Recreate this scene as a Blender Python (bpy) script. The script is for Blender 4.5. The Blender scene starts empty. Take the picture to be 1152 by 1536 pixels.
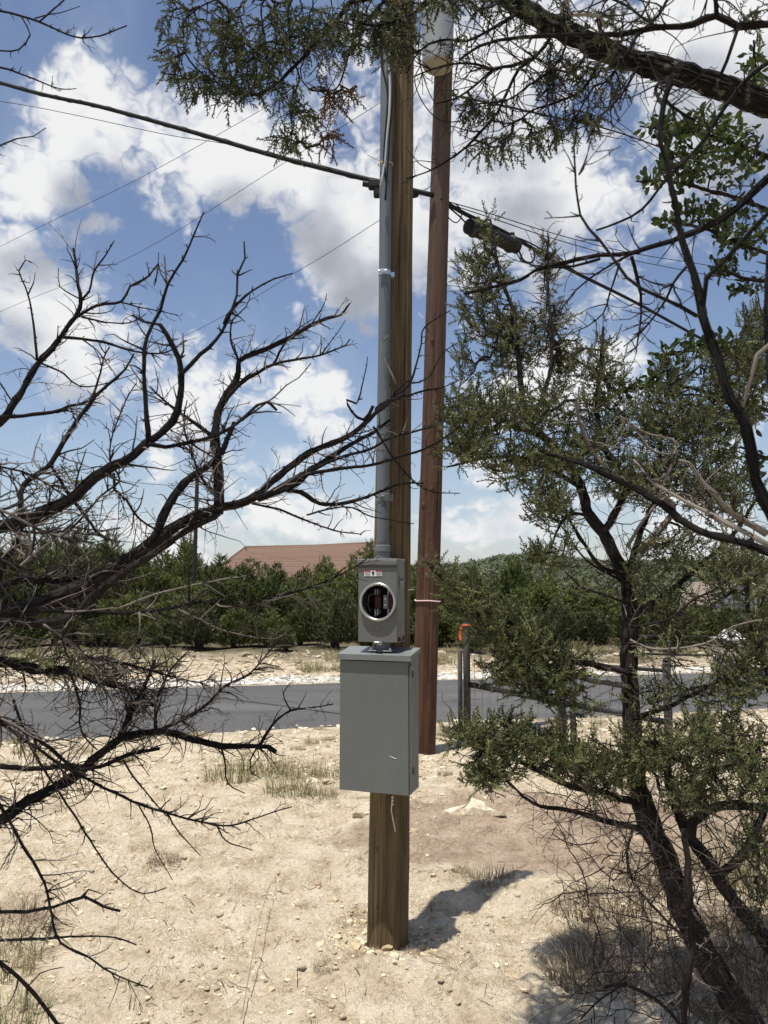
import bpy, math, random
import numpy as np
from math import radians, sin, cos, tan, pi, atan2, asin, sqrt

# ------------------------------------------------------------------ camera, world, sun, exposure
SC = bpy.context.scene
COL = SC.collection
PITCH = radians(5.1)
FPX = 1150.0
CAM_Z = 1.68
cam_d = bpy.data.cameras.new('camera')
cam = bpy.data.objects.new('camera', cam_d)
COL.objects.link(cam)
cam.location = (0, 0, CAM_Z)
cam.rotation_euler = (radians(90) + PITCH, 0, 0)
cam_d.sensor_fit = 'HORIZONTAL'
cam_d.sensor_width = 36
cam_d.lens = 36 * FPX / 1152
cam_d.clip_start = 0.05
cam_d.clip_end = 6000
cam_d.dof.use_dof = True
cam_d.dof.focus_distance = 3.7
cam_d.dof.aperture_fstop = 13
SC.camera = cam


def ray(px, py):
    a = (px - 576) / FPX
    b = -(py - 768) / FPX
    y = cos(PITCH) - b * sin(PITCH)
    z = sin(PITCH) + b * cos(PITCH)
    return np.array([a / y, 1.0, z / y])


def P(px, py, D):
    """point that lies D metres ahead of the camera (along the ground) in the direction of a pixel"""
    return np.array([0, 0, CAM_Z]) + ray(px, py) * D


def G(px, py, z=0.0):
    """point of the ground plane seen at a pixel"""
    r = ray(px, py)
    t = (z - CAM_Z) / r[2]
    return np.array([0, 0, CAM_Z]) + r * t


SUN_EL, SUN_AZ_DIR = radians(76.5), np.array([-0.62, -0.78])   # towards the sun
sun_d = bpy.data.lights.new('sun', 'SUN')
sun_d.energy = 5.0
sun_d.angle = radians(0.53)
sun_d.color = (1.0, 0.955, 0.88)
sun = bpy.data.objects.new('sun', sun_d)
COL.objects.link(sun)
hx, hy = SUN_AZ_DIR / np.linalg.norm(SUN_AZ_DIR)
to_sun = np.array([hx * cos(SUN_EL), hy * cos(SUN_EL), sin(SUN_EL)])
from mathutils import Vector
sun.rotation_euler = Vector(to_sun).to_track_quat('Z', 'Y').to_euler()
sun.location = (-3, -4, 20)

SC.view_settings.view_transform = 'Standard'
SC.view_settings.look = 'None'
SC.view_settings.gamma = 1
SC.view_settings.exposure = 0.1
SC.view_settings.use_curve_mapping = False

W = bpy.data.worlds.new('World')
SC.world = W
W.use_nodes = True
try:
    W.cycles.sampling_method = 'MANUAL'
    W.cycles.sample_map_resolution = 256
except Exception:
    pass


class NT:
    """small helper to write node trees"""
    def __init__(s, tree):
        s.t = tree
        s.n = tree.nodes
        s.l = tree.links

    def new(s, typ, **kw):
        n = s.n.new(typ)
        for k, v in kw.items():
            setattr(n, k, v)
        return n

    def put(s, sock, v):
        if v is None:
            return
        if hasattr(v, 'links') or isinstance(v, bpy.types.NodeSocket):
            s.l.new(v, sock)
        else:
            if isinstance(v, (tuple, list)) and len(v) == 3 and sock.type == 'RGBA':
                v = (*v, 1)
            sock.default_value = v

    def m(s, op, a, b=None, c=None, clamp=False):
        n = s.new('ShaderNodeMath', operation=op)
        n.use_clamp = clamp
        s.put(n.inputs[0], a)
        s.put(n.inputs[1], b)
        s.put(n.inputs[2], c)
        return n.outputs[0]

    def v(s, op, a, b=None, out=0):
        n = s.new('ShaderNodeVectorMath', operation=op)
        s.put(n.inputs[0], a)
        s.put(n.inputs[1], b)
        return n.outputs['Value'] if out == 'Value' else n.outputs[0]

    def noise(s, vec, scale, detail=4, rough=0.5, dist=0.0, out='Fac', lac=2.0, dim='3D'):
        n = s.new('ShaderNodeTexNoise', noise_dimensions=dim)
        s.put(n.inputs['Vector'], vec)
        n.inputs['Scale'].default_value = scale
        n.inputs['Detail'].default_value = detail
        n.inputs['Roughness'].default_value = rough
        n.inputs['Distortion'].default_value = dist
        n.inputs['Lacunarity'].default_value = lac
        return n.outputs[out]

    def ramp(s, fac, stops, interp='LINEAR'):
        n = s.new('ShaderNodeValToRGB')
        n.color_ramp.interpolation = interp
        e = n.color_ramp.elements
        while len(e) < len(stops):
            e.new(0.5)
        for i, (p, c) in enumerate(stops):
            e[i].position = p
            if isinstance(c, (int, float)):
                c = (c, c, c)
            e[i].color = (*c, 1)
        s.put(n.inputs[0], fac)
        return n.outputs[0]

    def mix(s, fac, a, b, typ='MIX'):
        n = s.new('ShaderNodeMix', data_type='RGBA', blend_type=typ)
        s.put(n.inputs[0], fac)
        s.put(n.inputs[6], a)
        s.put(n.inputs[7], b)
        return n.outputs[2]

    def mixf(s, fac, a, b):
        n = s.new('ShaderNodeMix', data_type='FLOAT')
        s.put(n.inputs[0], fac)
        s.put(n.inputs[2], a)
        s.put(n.inputs[3], b)
        return n.outputs[0]

    def maprange(s, v, a, b, c=0.0, d=1.0, smooth=True):
        n = s.new('ShaderNodeMapRange')
        n.interpolation_type = 'SMOOTHSTEP' if smooth else 'LINEAR'
        s.put(n.inputs[0], v)
        for i, q in zip((1, 2, 3, 4), (a, b, c, d)):
            s.put(n.inputs[i], q)
        return n.outputs[0]


def build_world():
    t = NT(W.node_tree)
    t.n.clear()
    out = t.new('ShaderNodeOutputWorld')
    sky = t.new('ShaderNodeTexSky', sky_type='NISHITA')
    sky.sun_disc = False
    sky.sun_elevation = SUN_EL
    sky.sun_rotation = atan2(hx, hy)
    sky.air_density = 1.0
    sky.dust_density = 0.6
    sky.ozone_density = 2.2
    tc = t.new('ShaderNodeTexCoord')
    dirv = tc.outputs['Generated']
    # cloud density of (azimuth, elevation): one node group for the full detail, one cheap for the self-shading
    blobs = [  # px, py, rx, ry, weight
        (210, 325, 34, 26, .95), (262, 335, 30, 34, 1.0), (150, 345, 40, 26, .9), (330, 420, 60, 34, .8), (500, 640, 50, 40, .8), (60, 640, 90, 30, .7),
        (250, 800, 260, 36, .9),
        (250, 215, 215, 105, 1.15), (130, 150, 100, 62, 1.0), (60, 275, 120, 75, .9), (410, 250, 110, 80, 1.0),
        (70, 480, 175, 115, 1.15), (170, 570, 120, 70, .9),
        (290, 600, 75, 140, .95), (440, 620, 120, 120, 1.1), (430, 500, 80, 70, .95), (340, 710, 120, 60, .8),
        (700, 300, 330, 180, 1.3), (520, 370, 120, 80, 1.1), (900, 370, 170, 95, 1.0), (700, 440, 140, 75, 1.0),
        (760, 90, 280, 130, 1.1), (1060, 110, 210, 150, 1.1),
        (780, 600, 200, 110, 1.1), (940, 540, 50, 50, .9), (1140, 430, 60, 40, .7),
        (130, 775, 230, 45, .85), (470, 775, 170, 45, .95), (60, 690, 90, 25, .5), (740, 780, 130, 60, 1.0),
        (1000, 770, 180, 80, .9), (-250, 400, 250, 260, .8), (1500, 500, 260, 300, .8)]

    def make_group(name, full):
        g = bpy.data.node_groups.new(name, 'ShaderNodeTree')
        g.interface.new_socket('uv', in_out='INPUT', socket_type='NodeSocketVector')
        g.interface.new_socket('density', in_out='OUTPUT', socket_type='NodeSocketFloat')
        q = NT(g)
        gi = q.new('NodeGroupInput')
        go = q.new('NodeGroupOutput')
        uv = gi.outputs[0]
        warp = q.noise(uv, 6.0, 2, 0.5, out='Color', dim='2D')
        wv = q.v('MULTIPLY', q.v('SUBTRACT', warp, (0.5, 0.5, 0.5)), (.10, .10, 0))
        uvw = q.v('ADD', uv, wv)
        acc = None
        for (bx, by, rx, ry, w) in blobs:
            if not full and rx * ry < 6000:
                continue
            r = ray(bx, by)
            r = r / np.linalg.norm(r)
            u0, v0 = atan2(r[0], r[1]), asin(r[2])
            n = q.new('ShaderNodeVectorMath', operation='MULTIPLY_ADD')
            q.put(n.inputs[0], uvw)
            fx, fy = FPX / rx * .95, FPX / ry * .95
            n.inputs[1].default_value = (fx, fy, 0)
            n.inputs[2].default_value = (-u0 * fx, -v0 * fy, 0)
            dd = q.v('DOT_PRODUCT', n.outputs[0], n.outputs[0], out='Value')
            e = q.m('MULTIPLY_ADD', dd, -0.6 * w, w)
            acc = e if acc is None else q.m('MAXIMUM', acc, e)
        acc = q.m('MAXIMUM', acc, -0.55)
        scl = q.v('MULTIPLY', uv, (1.0, 1.25, 1.0))
        big = q.noise(scl, 5.5, 10 if full else 3, 0.52, dim='2D')
        d = q.m('MULTIPLY_ADD', q.m('SUBTRACT', big, 0.5), 1.7, acc)
        if full:
            vo = q.new('ShaderNodeTexVoronoi', feature='F1', voronoi_dimensions='2D')
            w2 = q.v('MULTIPLY', q.noise(scl, 30.0, 2, 0.5, out='Color', dim='2D'), (0.045, 0.045, 0))
            q.put(vo.inputs['Vector'], q.v('ADD', scl, w2))
            vo.inputs['Scale'].default_value = 24.0
            vo.inputs['Detail'].default_value = 2.0
            vo.inputs['Roughness'].default_value = 0.6
            d = q.m('MULTIPLY_ADD', q.m('SUBTRACT', 0.45, vo.outputs['Distance']), 0.40, d)
        d = q.m('SUBTRACT', d, 0.56)
        q.l.new(d, go.inputs[0])
        return g
    gf, gc = make_group('cloud_full', True), make_group('cloud_cheap', False)

    sx = t.new('ShaderNodeSeparateXYZ')
    t.l.new(dirv, sx.inputs[0])
    u = t.m('ARCTAN2', sx.outputs[0], sx.outputs[1])
    el = t.m('ARCSINE', sx.outputs[2])
    cx = t.new('ShaderNodeCombineXYZ')
    t.l.new(u, cx.inputs[0])
    t.l.new(el, cx.inputs[1])

    def dens(g, dv, du=0.0):
        gn = t.new('ShaderNodeGroup')
        gn.node_tree = g
        t.put(gn.inputs[0], t.v('ADD', cx.outputs[0], (du, dv, 0)))
        return gn.outputs[0]
    d0 = dens(gf, 0)
    d2 = dens(gc, 0.085, -0.02)
    alpha = t.maprange(d0, -0.10, 0.36)
    # more matter towards the sun (upwards) = shadier underside; thick cores greyer
    occ = t.m('ADD', t.m('MULTIPLY', t.m('MAXIMUM', d2, 0), 0.95), t.m('MULTIPLY', t.m('MAXIMUM', d0, 0), 0.12))
    soft = t.noise(cx.outputs[0], 7.0, 5, 0.55, dim='2D')
    shade = t.maprange(t.m('MULTIPLY_ADD', t.m('SUBTRACT', soft, .5), .8, occ), 0.12, 0.95)
    rim = t.m('SUBTRACT', d0, d2)
    shade2 = t.m('SUBTRACT', shade, t.m('MULTIPLY', t.m('MAXIMUM', rim, 0), 0.30), clamp=True)
    ccol = t.ramp(shade2, [(0.0, (1.0, 1.0, 1.0)), (0.3, (.83, .845, .88)), (0.6, (.60, .63, .69)), (1.0, (.42, .45, .51))])
    # thin veil of high cloud, stronger to the horizon
    hi = t.noise(cx.outputs[0], 3.0, 5, 0.6, dim='2D')
    veil = t.m('MULTIPLY', t.maprange(hi, 0.42, 0.75), 0.22)
    hor = t.maprange(el, 0.32, 0.0)
    veil = t.m('MAXIMUM', veil, t.m('MULTIPLY', hor, 0.42))
    bg1 = t.new('ShaderNodeBackground')
    t.put(bg1.inputs[0], t.mix(1.0, sky.outputs[0], (1.12, 1.02, 1.0, 1), 'MULTIPLY'))
    bg1.inputs[1].default_value = 0.115
    bgv = t.new('ShaderNodeBackground')
    bgv.inputs[0].default_value = (0.60, 0.72, 0.86, 1)
    bgv.inputs[1].default_value = 0.78
    bg2 = t.new('ShaderNodeBackground')
    t.put(bg2.inputs[0], ccol)
    bg2.inputs[1].default_value = 0.84
    m0 = t.new('ShaderNodeMixShader')
    t.put(m0.inputs[0], veil)
    t.l.new(bg1.outputs[0], m0.inputs[1])
    t.l.new(bgv.outputs[0], m0.inputs[2])
    m1 = t.new('ShaderNodeMixShader')
    t.put(m1.inputs[0], t.m('MULTIPLY', alpha, 0.97))
    t.l.new(m0.outputs[0], m1.inputs[1])
    t.l.new(bg2.outputs[0], m1.inputs[2])
    t.l.new(m1.outputs[0], out.inputs[0])


build_world()
SC.cycles.max_bounces = 6
SC.cycles.diffuse_bounces = 3
SC.cycles.transparent_max_bounces = 8

rng = np.random.default_rng(7)
random.seed(7)


# ------------------------------------------------------------------ helpers
def tag(o, label=None, cat=None, group=None, kind=None):
    if label:
        o['label'] = label
    if cat:
        o['category'] = cat
    if group:
        o['group'] = group
    if kind:
        o['kind'] = kind
    return o


def empty(name, loc, label, cat, group=None):
    o = bpy.data.objects.new(name, None)
    o.empty_display_size = 0.1
    COL.objects.link(o)
    o.location = tuple(float(v) for v in loc)
    return tag(o, label, cat, group)


class MB:
    """collects numpy geometry and links it as one mesh object"""
    def __init__(s):
        s.v = []
        s.f = []      # list of (k, array n*k)
        s.tint = []
        s.uv = []
        s.n = 0

    def add(s, v, faces, tint=None, uvs=None):
        v = np.asarray(v, float).reshape(-1, 3)
        for f in faces:
            f = np.asarray(f, int)
            if len(f):
                s.f.append(f + s.n)
        s.v.append(v)
        s.tint.append(np.full(len(v), 0.5) if tint is None else np.broadcast_to(tint, (len(v),)))
        s.uv.append(np.zeros((len(v), 2)) if uvs is None else uvs)
        s.n += len(v)
        return s

    def box(s, c, size, rot=None, bevel=0.0, tint=None):
        x, y, z = np.array(size) / 2
        if bevel <= 0:
            v = np.array([[-x, -y, -z], [x, -y, -z], [x, y, -z], [-x, y, -z], [-x, -y, z], [x, -y, z], [x, y, z], [-x, y, z]])
            f = np.array([[0, 3, 2, 1], [4, 5, 6, 7], [0, 1, 5, 4], [1, 2, 6, 5], [2, 3, 7, 6], [3, 0, 4, 7]])
            fs = [f]
        else:
            b = bevel
            v = []
            for sx in (-1, 1):
                for sy in (-1, 1):
                    for sz in (-1, 1):
                        v += [(sx * x, sy * (y - b), sz * (z - b)), (sx * (x - b), sy * y, sz * (z - b)), (sx * (x - b), sy * (y - b), sz * z)]
            v = np.array(v)
            def idx(sx, sy, sz, k):
                return ((sx > 0) * 4 + (sy > 0) * 2 + (sz > 0)) * 3 + k
            quads, tris = [], []
            for sx in (-1, 1):
                quads.append([idx(sx, -1, -1, 0), idx(sx, 1, -1, 0), idx(sx, 1, 1, 0), idx(sx, -1, 1, 0)][::sx])
                quads.append([idx(-1, sx, -1, 1), idx(-1, sx, 1, 1), idx(1, sx, 1, 1), idx(1, sx, -1, 1)][::sx])
                quads.append([idx(-1, -1, sx, 2), idx(1, -1, sx, 2), idx(1, 1, sx, 2), idx(-1, 1, sx, 2)][::sx])
            for a in (-1, 1):
                for b2 in (-1, 1):
                    o = a * b2
                    quads.append([idx(a, b2, -1, 0), idx(a, b2, -1, 1), idx(a, b2, 1, 1), idx(a, b2, 1, 0)][::o])
                    quads.append([idx(a, -1, b2, 0), idx(a, 1, b2, 0), idx(a, 1, b2, 2), idx(a, -1, b2, 2)][::o])
                    quads.append([idx(-1, a, b2, 1), idx(-1, a, b2, 2), idx(1, a, b2, 2), idx(1, a, b2, 1)][::o])
            for sx in (-1, 1):
                for sy in (-1, 1):
                    for sz in (-1, 1):
                        tris.append([idx(sx, sy, sz, k) for k in range(3)][::sx * sy * sz])
            fs = [np.array(quads), np.array(tris)]
        if rot is not None:
            v = v @ rot.T
        s.add(v + np.array(c), fs, tint)
        return s

    def build(s, name, mat, parent=None, smooth=False, kind=None, local=True):
        me = bpy.data.meshes.new(name)
        v = np.concatenate(s.v) if s.v else np.zeros((0, 3))
        off = np.array(parent.matrix_world.translation) if False else None
        if parent is not None and local:
            base = np.array(parent.location)
            pp = parent.parent
            while pp is not None:
                base = base + np.array(pp.location)
                pp = pp.parent
            v = v - base
        sizes = np.concatenate([np.full(len(f), f.shape[1]) for f in s.f])
        loops = np.concatenate([f.ravel() for f in s.f])
        me.vertices.add(len(v))
        me.vertices.foreach_set('co', v.astype(np.float32).ravel())
        me.loops.add(len(loops))
        me.loops.foreach_set('vertex_index', loops.astype(np.int32))
        me.polygons.add(len(sizes))
        starts = np.concatenate([[0], np.cumsum(sizes)[:-1]])
        me.polygons.foreach_set('loop_start', starts.astype(np.int32))
        me.polygons.foreach_set('use_smooth', np.full(len(sizes), bool(smooth)))
        a = me.attributes.new('tint', 'FLOAT', 'POINT')
        a.data.foreach_set('value', np.concatenate(s.tint).astype(np.float32))
        uvl = me.uv_layers.new(name='UVMap')
        uvl.data.foreach_set('uv', np.concatenate(s.uv)[loops].astype(np.float32).ravel())
        me.update(calc_edges=True)
        if mat is not None:
            me.materials.append(mat)
        o = bpy.data.objects.new(name, me)
        COL.objects.link(o)
        if parent is not None:
            o.parent = parent
        if kind:
            o['kind'] = kind
        return o


def norm(v):
    return v / (np.linalg.norm(v) + 1e-12)


def tube_arrays(pts, rad, sides=8, ridge=0.0, seed=0, cap=True):
    pts = np.asarray(pts, float)
    n = len(pts)
    rad = np.broadcast_to(np.asarray(rad, float), (n,))
    tan_ = np.gradient(pts, axis=0)
    tan_ /= (np.linalg.norm(tan_, axis=1, keepdims=True) + 1e-12)
    t0 = tan_[0]
    a = np.array([0, 0, 1.0]) if abs(t0[2]) < 0.9 else np.array([1.0, 0, 0])
    nrm = norm(np.cross(t0, a))
    N = np.empty((n, 3))
    for i in range(n):
        t = tan_[i]
        nrm = nrm - t * np.dot(nrm, t)
        nrm = nrm / (sqrt(nrm @ nrm) + 1e-12)
        N[i] = nrm
    B = np.cross(tan_, N)
    ang = np.linspace(0, 2 * pi, sides, endpoint=False)
    R = np.repeat(rad[:, None], sides, 1)
    length = np.concatenate([[0], np.cumsum(np.linalg.norm(np.diff(pts, axis=0), axis=1))])
    if ridge > 0:
        r2 = np.random.default_rng(seed)
        k = r2.normal(0, 1, (n, sides))
        # strips of bark: noise strongly correlated along the limb
        acc = np.zeros((n, sides))
        cur = r2.normal(0, 1, sides)
        for i in range(n):
            cur = cur * 0.8 + r2.normal(0, 1, sides) * 0.6
            acc[i] = cur
        R = R * (1 + ridge * acc)
    v = pts[:, None, :] + R[:, :, None] * (np.cos(ang)[None, :, None] * N[:, None, :] + np.sin(ang)[None, :, None] * B[:, None, :])
    i = np.arange(n - 1)[:, None] * sides
    j = np.arange(sides)[None, :]
    j2 = (j + 1) % sides
    f = np.stack([i + j, i + j2, i + sides + j2, i + sides + j], -1).reshape(-1, 4)
    uv = np.stack(np.broadcast_arrays((ang / (2 * pi))[None, :], length[:, None]), -1).reshape(-1, 2)
    faces = [f]
    if cap:
        faces.append(np.arange(sides)[None, ::-1])
        faces.append(((n - 1) * sides + np.arange(sides))[None, :])
    return v.reshape(-1, 3), faces, uv


def add_tube(mb, pts, rad, sides=8, tint=None, **k):
    v, f, uv = tube_arrays(pts, rad, sides, **k)
    mb.add(v, f, tint, uv)


def spline(pts, step, w=None):
    """Catmull-Rom through the points, about one sample per step"""
    pts = np.asarray(pts, float)
    ext = np.vstack([2 * pts[0] - pts[1], pts, 2 * pts[-1] - pts[-2]])
    out = []
    for i in range(1, len(ext) - 2):
        p0, p1, p2, p3 = ext[i - 1:i + 3]
        n = max(1, int(np.linalg.norm((p2 - p1)[:3]) / step))
        t = np.linspace(0, 1, n, endpoint=False)[:, None]
        out.append(0.5 * ((2 * p1) + (-p0 + p2) * t + (2 * p0 - 5 * p1 + 4 * p2 - p3) * t ** 2 + (-p0 + 3 * p1 - 3 * p2 + p3) * t ** 3))
    out.append(ext[-2][None])
    return np.vstack(out)


# numpy value noise
_perm = rng.random((256, 256))


def vnoise(x, y):
    xi, yi = np.floor(x).astype(int), np.floor(y).astype(int)
    fx, fy = x - xi, y - yi
    fx, fy = fx * fx * (3 - 2 * fx), fy * fy * (3 - 2 * fy)
    a = _perm[xi % 256, yi % 256]
    b = _perm[(xi + 1) % 256, yi % 256]
    c = _perm[xi % 256, (yi + 1) % 256]
    d = _perm[(xi + 1) % 256, (yi + 1) % 256]
    return (a * (1 - fx) + b * fx) * (1 - fy) + (c * (1 - fx) + d * fx) * fy - 0.5


def fbm(x, y, oct=4, g=0.5):
    s, a = 0, 1.0
    for k in range(oct):
        s = s + a * vnoise(x * 2 ** k + 17.3 * k, y * 2 ** k + 9.1 * k)
        a *= g
    return s


def sstep(a, b, x):
    t = np.clip((x - a) / (b - a), 0, 1)
    return t * t * (3 - 2 * t)


# ------------------------------------------------------------------ materials
def material(name):
    m = bpy.data.materials.new(name)
    m.use_nodes = True
    t = NT(m.node_tree)
    b = t.n['Principled BSDF']
    b.inputs['Specular IOR Level'].default_value = 0.3
    return m, t, b


def bump(t, b, h, strength, dist):
    n = t.new('ShaderNodeBump')
    n.inputs['Strength'].default_value = strength
    n.inputs['Distance'].default_value = dist
    t.put(n.inputs['Height'], h)
    t.l.new(n.outputs[0], b.inputs['Normal'])


def mat_plain(name, col, rough=0.5, metal=0.0, var=0.12, scale=20, bumpd=0.0):
    m, t, b = material(name)
    tc = t.new('ShaderNodeTexCoord').outputs['Object']
    n = t.noise(tc, scale, 5, 0.6)
    c = np.array(col)
    t.put(b.inputs['Base Color'], t.ramp(n, [(0.25, tuple(c * (1 - var))), (0.75, tuple(np.minimum(c * (1 + var), 1)))]))
    b.inputs['Roughness'].default_value = rough
    b.inputs['Metallic'].default_value = metal
    if bumpd:
        bump(t, b, t.noise(tc, scale * 3, 4, 0.6), 0.5, bumpd)
    return m


def mat_bark(name, dark, light, rough=0.9, us=5.0, vs=4.0, bd=0.004, moss=None):
    m, t, b = material(name)
    uv = t.new('ShaderNodeTexCoord').outputs['UV']
    # wrap the angle on a circle so the seam does not show
    sp = t.new('ShaderNodeSeparateXYZ')
    t.l.new(uv, sp.inputs[0])
    ang = t.m('MULTIPLY', sp.outputs[0], 2 * pi)
    cb = t.new('ShaderNodeCombineXYZ')
    t.put(cb.inputs[0], t.m('MULTIPLY', t.m('COSINE', ang), us * .5))
    t.put(cb.inputs[1], t.m('MULTIPLY', t.m('SINE', ang), us * .5))
    t.put(cb.inputs[2], t.m('MULTIPLY', sp.outputs[1], vs))
    n1 = t.noise(cb.outputs[0], 2.0, 6, 0.65, 0.3)
    obj = t.new('ShaderNodeTexCoord').outputs['Object']
    n2 = t.noise(obj, 9.0, 3, 0.5)
    f = t.m('ADD', t.m('MULTIPLY', n1, 0.75), t.m('MULTIPLY', n2, 0.25))
    c = t.ramp(f, [(0.36, dark), (0.52, tuple(np.array(dark) * .5 + np.array(light) * .5)), (0.68, light)])
    if moss is not None:
        n3 = t.noise(obj, 30.0, 4, 0.6)
        c = t.mix(t.maprange(n3, 0.58, 0.68), c, moss)
    t.put(b.inputs['Base Color'], c)
    b.inputs['Roughness'].default_value = rough
    b.inputs['Specular IOR Level'].default_value = 0.15
    bump(t, b, n1, 1.0, bd)
    return m


def mat_leaf(name, c1, c2, trans=0.25, rough=0.6, third=None, rnd=0.0):
    m, t, b = material(name)
    at = t.new('ShaderNodeAttribute')
    at.attribute_name = 'tint'
    obj = t.new('ShaderNodeTexCoord').outputs['Object']
    n = t.noise(obj, 4.0, 3, 0.5)
    f = t.m('MULTIPLY_ADD', t.m('SUBTRACT', n, 0.5), 0.7, at.outputs['Fac'])
    oi = t.new('ShaderNodeObjectInfo')
    f = t.m('ADD', f, t.m('MULTIPLY', t.m('SUBTRACT', oi.outputs['Random'], 0.5), rnd)) if rnd else f
    stops = [(0.1, c1), (0.9, c2)]
    if third is not None:
        stops = [(0.05, c1), (0.8, c2), (0.97, third)]
    c = t.ramp(f, stops)
    t.put(b.inputs['Base Color'], c)
    b.inputs['Roughness'].default_value = rough
    b.inputs['Specular IOR Level'].default_value = 0.3
    if trans > 0:
        tr = t.new('ShaderNodeBsdfTranslucent')
        t.put(tr.inputs[0], t.mix(1.0, c, (1.0, 1.1, .6, 1), 'MULTIPLY'))
        mx = t.new('ShaderNodeMixShader')
        mx.inputs[0].default_value = trans
        t.l.new(b.outputs[0], mx.inputs[1])
        t.l.new(tr.outputs[0], mx.inputs[2])
        t.l.new(mx.outputs[0], t.n['Material Output'].inputs[0])
    return m


def mat_wood(name, dark, mid, light, gs=1.0, crack=0.5, grey=None):
    """long vertical grain on a round pole, object coordinates in metres"""
    m, t, b = material(name)
    uv = t.new('ShaderNodeTexCoord').outputs['UV']
    sp = t.new('ShaderNodeSeparateXYZ')
    t.l.new(uv, sp.inputs[0])
    ang = t.m('MULTIPLY', sp.outputs[0], 2 * pi)

    def cyl(k, vs):
        cb = t.new('ShaderNodeCombineXYZ')
        t.put(cb.inputs[0], t.m('MULTIPLY', t.m('COSINE', ang), k))
        t.put(cb.inputs[1], t.m('MULTIPLY', t.m('SINE', ang), k))
        t.put(cb.inputs[2], t.m('MULTIPLY', sp.outputs[1], vs))
        return cb.outputs[0]
    g1 = t.noise(cyl(3.0, 0.55), 2.2 * gs, 7, 0.65, 0.4)
    g2 = t.noise(cyl(9.0, 1.0), 3.0 * gs, 5, 0.6, 0.2)
    big = t.noise(cyl(0.8, 1.2), 1.6, 4, 0.6, 0.5)
    f = t.m('ADD', t.m('MULTIPLY', g1, 0.5), t.m('ADD', t.m('MULTIPLY', g2, 0.22), t.m('MULTIPLY', big, 0.28)))
    c = t.ramp(f, [(0.36, dark), (0.5, mid), (0.66, light)])
    if grey is not None:      # the upper part of the shaft has weathered to grey-brown, in patches
        gm_ = t.m('ADD', t.maprange(sp.outputs[1], 2.0, 7.5), t.m('MULTIPLY', t.m('SUBTRACT', t.noise(cyl(1.2, 1.5), 2.2, 5, .6), .5), 1.6), clamp=True)
        c = t.mix(t.m('MULTIPLY', gm_, .75), c, grey)
    # checks: thin dark lines along the grain
    ck = t.noise(cyl(2.6, 0.22), 2.7, 2, 0.4, 0.25)
    ck = t.m('ABSOLUTE', t.m('SUBTRACT', ck, 0.5))
    ckm = t.maprange(ck, 0.0, 0.012, 1.0, 0.0)
    brk = t.maprange(t.noise(cyl(1.0, 0.8), 1.3, 2, 0.5), 0.5, 0.6)
    ckm = t.m('MULTIPLY', t.m('MULTIPLY', ckm, brk), crack)
    c = t.mix(ckm, c, tuple(np.array(dark) * 0.25))
    # small knots
    vo = t.new('ShaderNodeTexVoronoi')
    t.put(vo.inputs['Vector'], cyl(1.0, 3.2))
    vo.inputs['Scale'].default_value = 1.9
    kn = t.maprange(vo.outputs['Distance'], 0.05, 0.15, 1.0, 0.0)
    c = t.mix(t.m('MULTIPLY', kn, 0.6), c, tuple(np.array(dark) * 0.6))
    t.put(b.inputs['Base Color'], c)
    b.inputs['Roughness'].default_value = 0.85
    b.inputs['Specular IOR Level'].default_value = 0.2
    h = t.m('SUBTRACT', t.m('ADD', t.m('MULTIPLY', g1, 0.6), t.m('MULTIPLY', g2, 0.4)), t.m('MULTIPLY', ckm, 1.2))
    bump(t, b, h, 0.9, 0.006)
    return m


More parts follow.
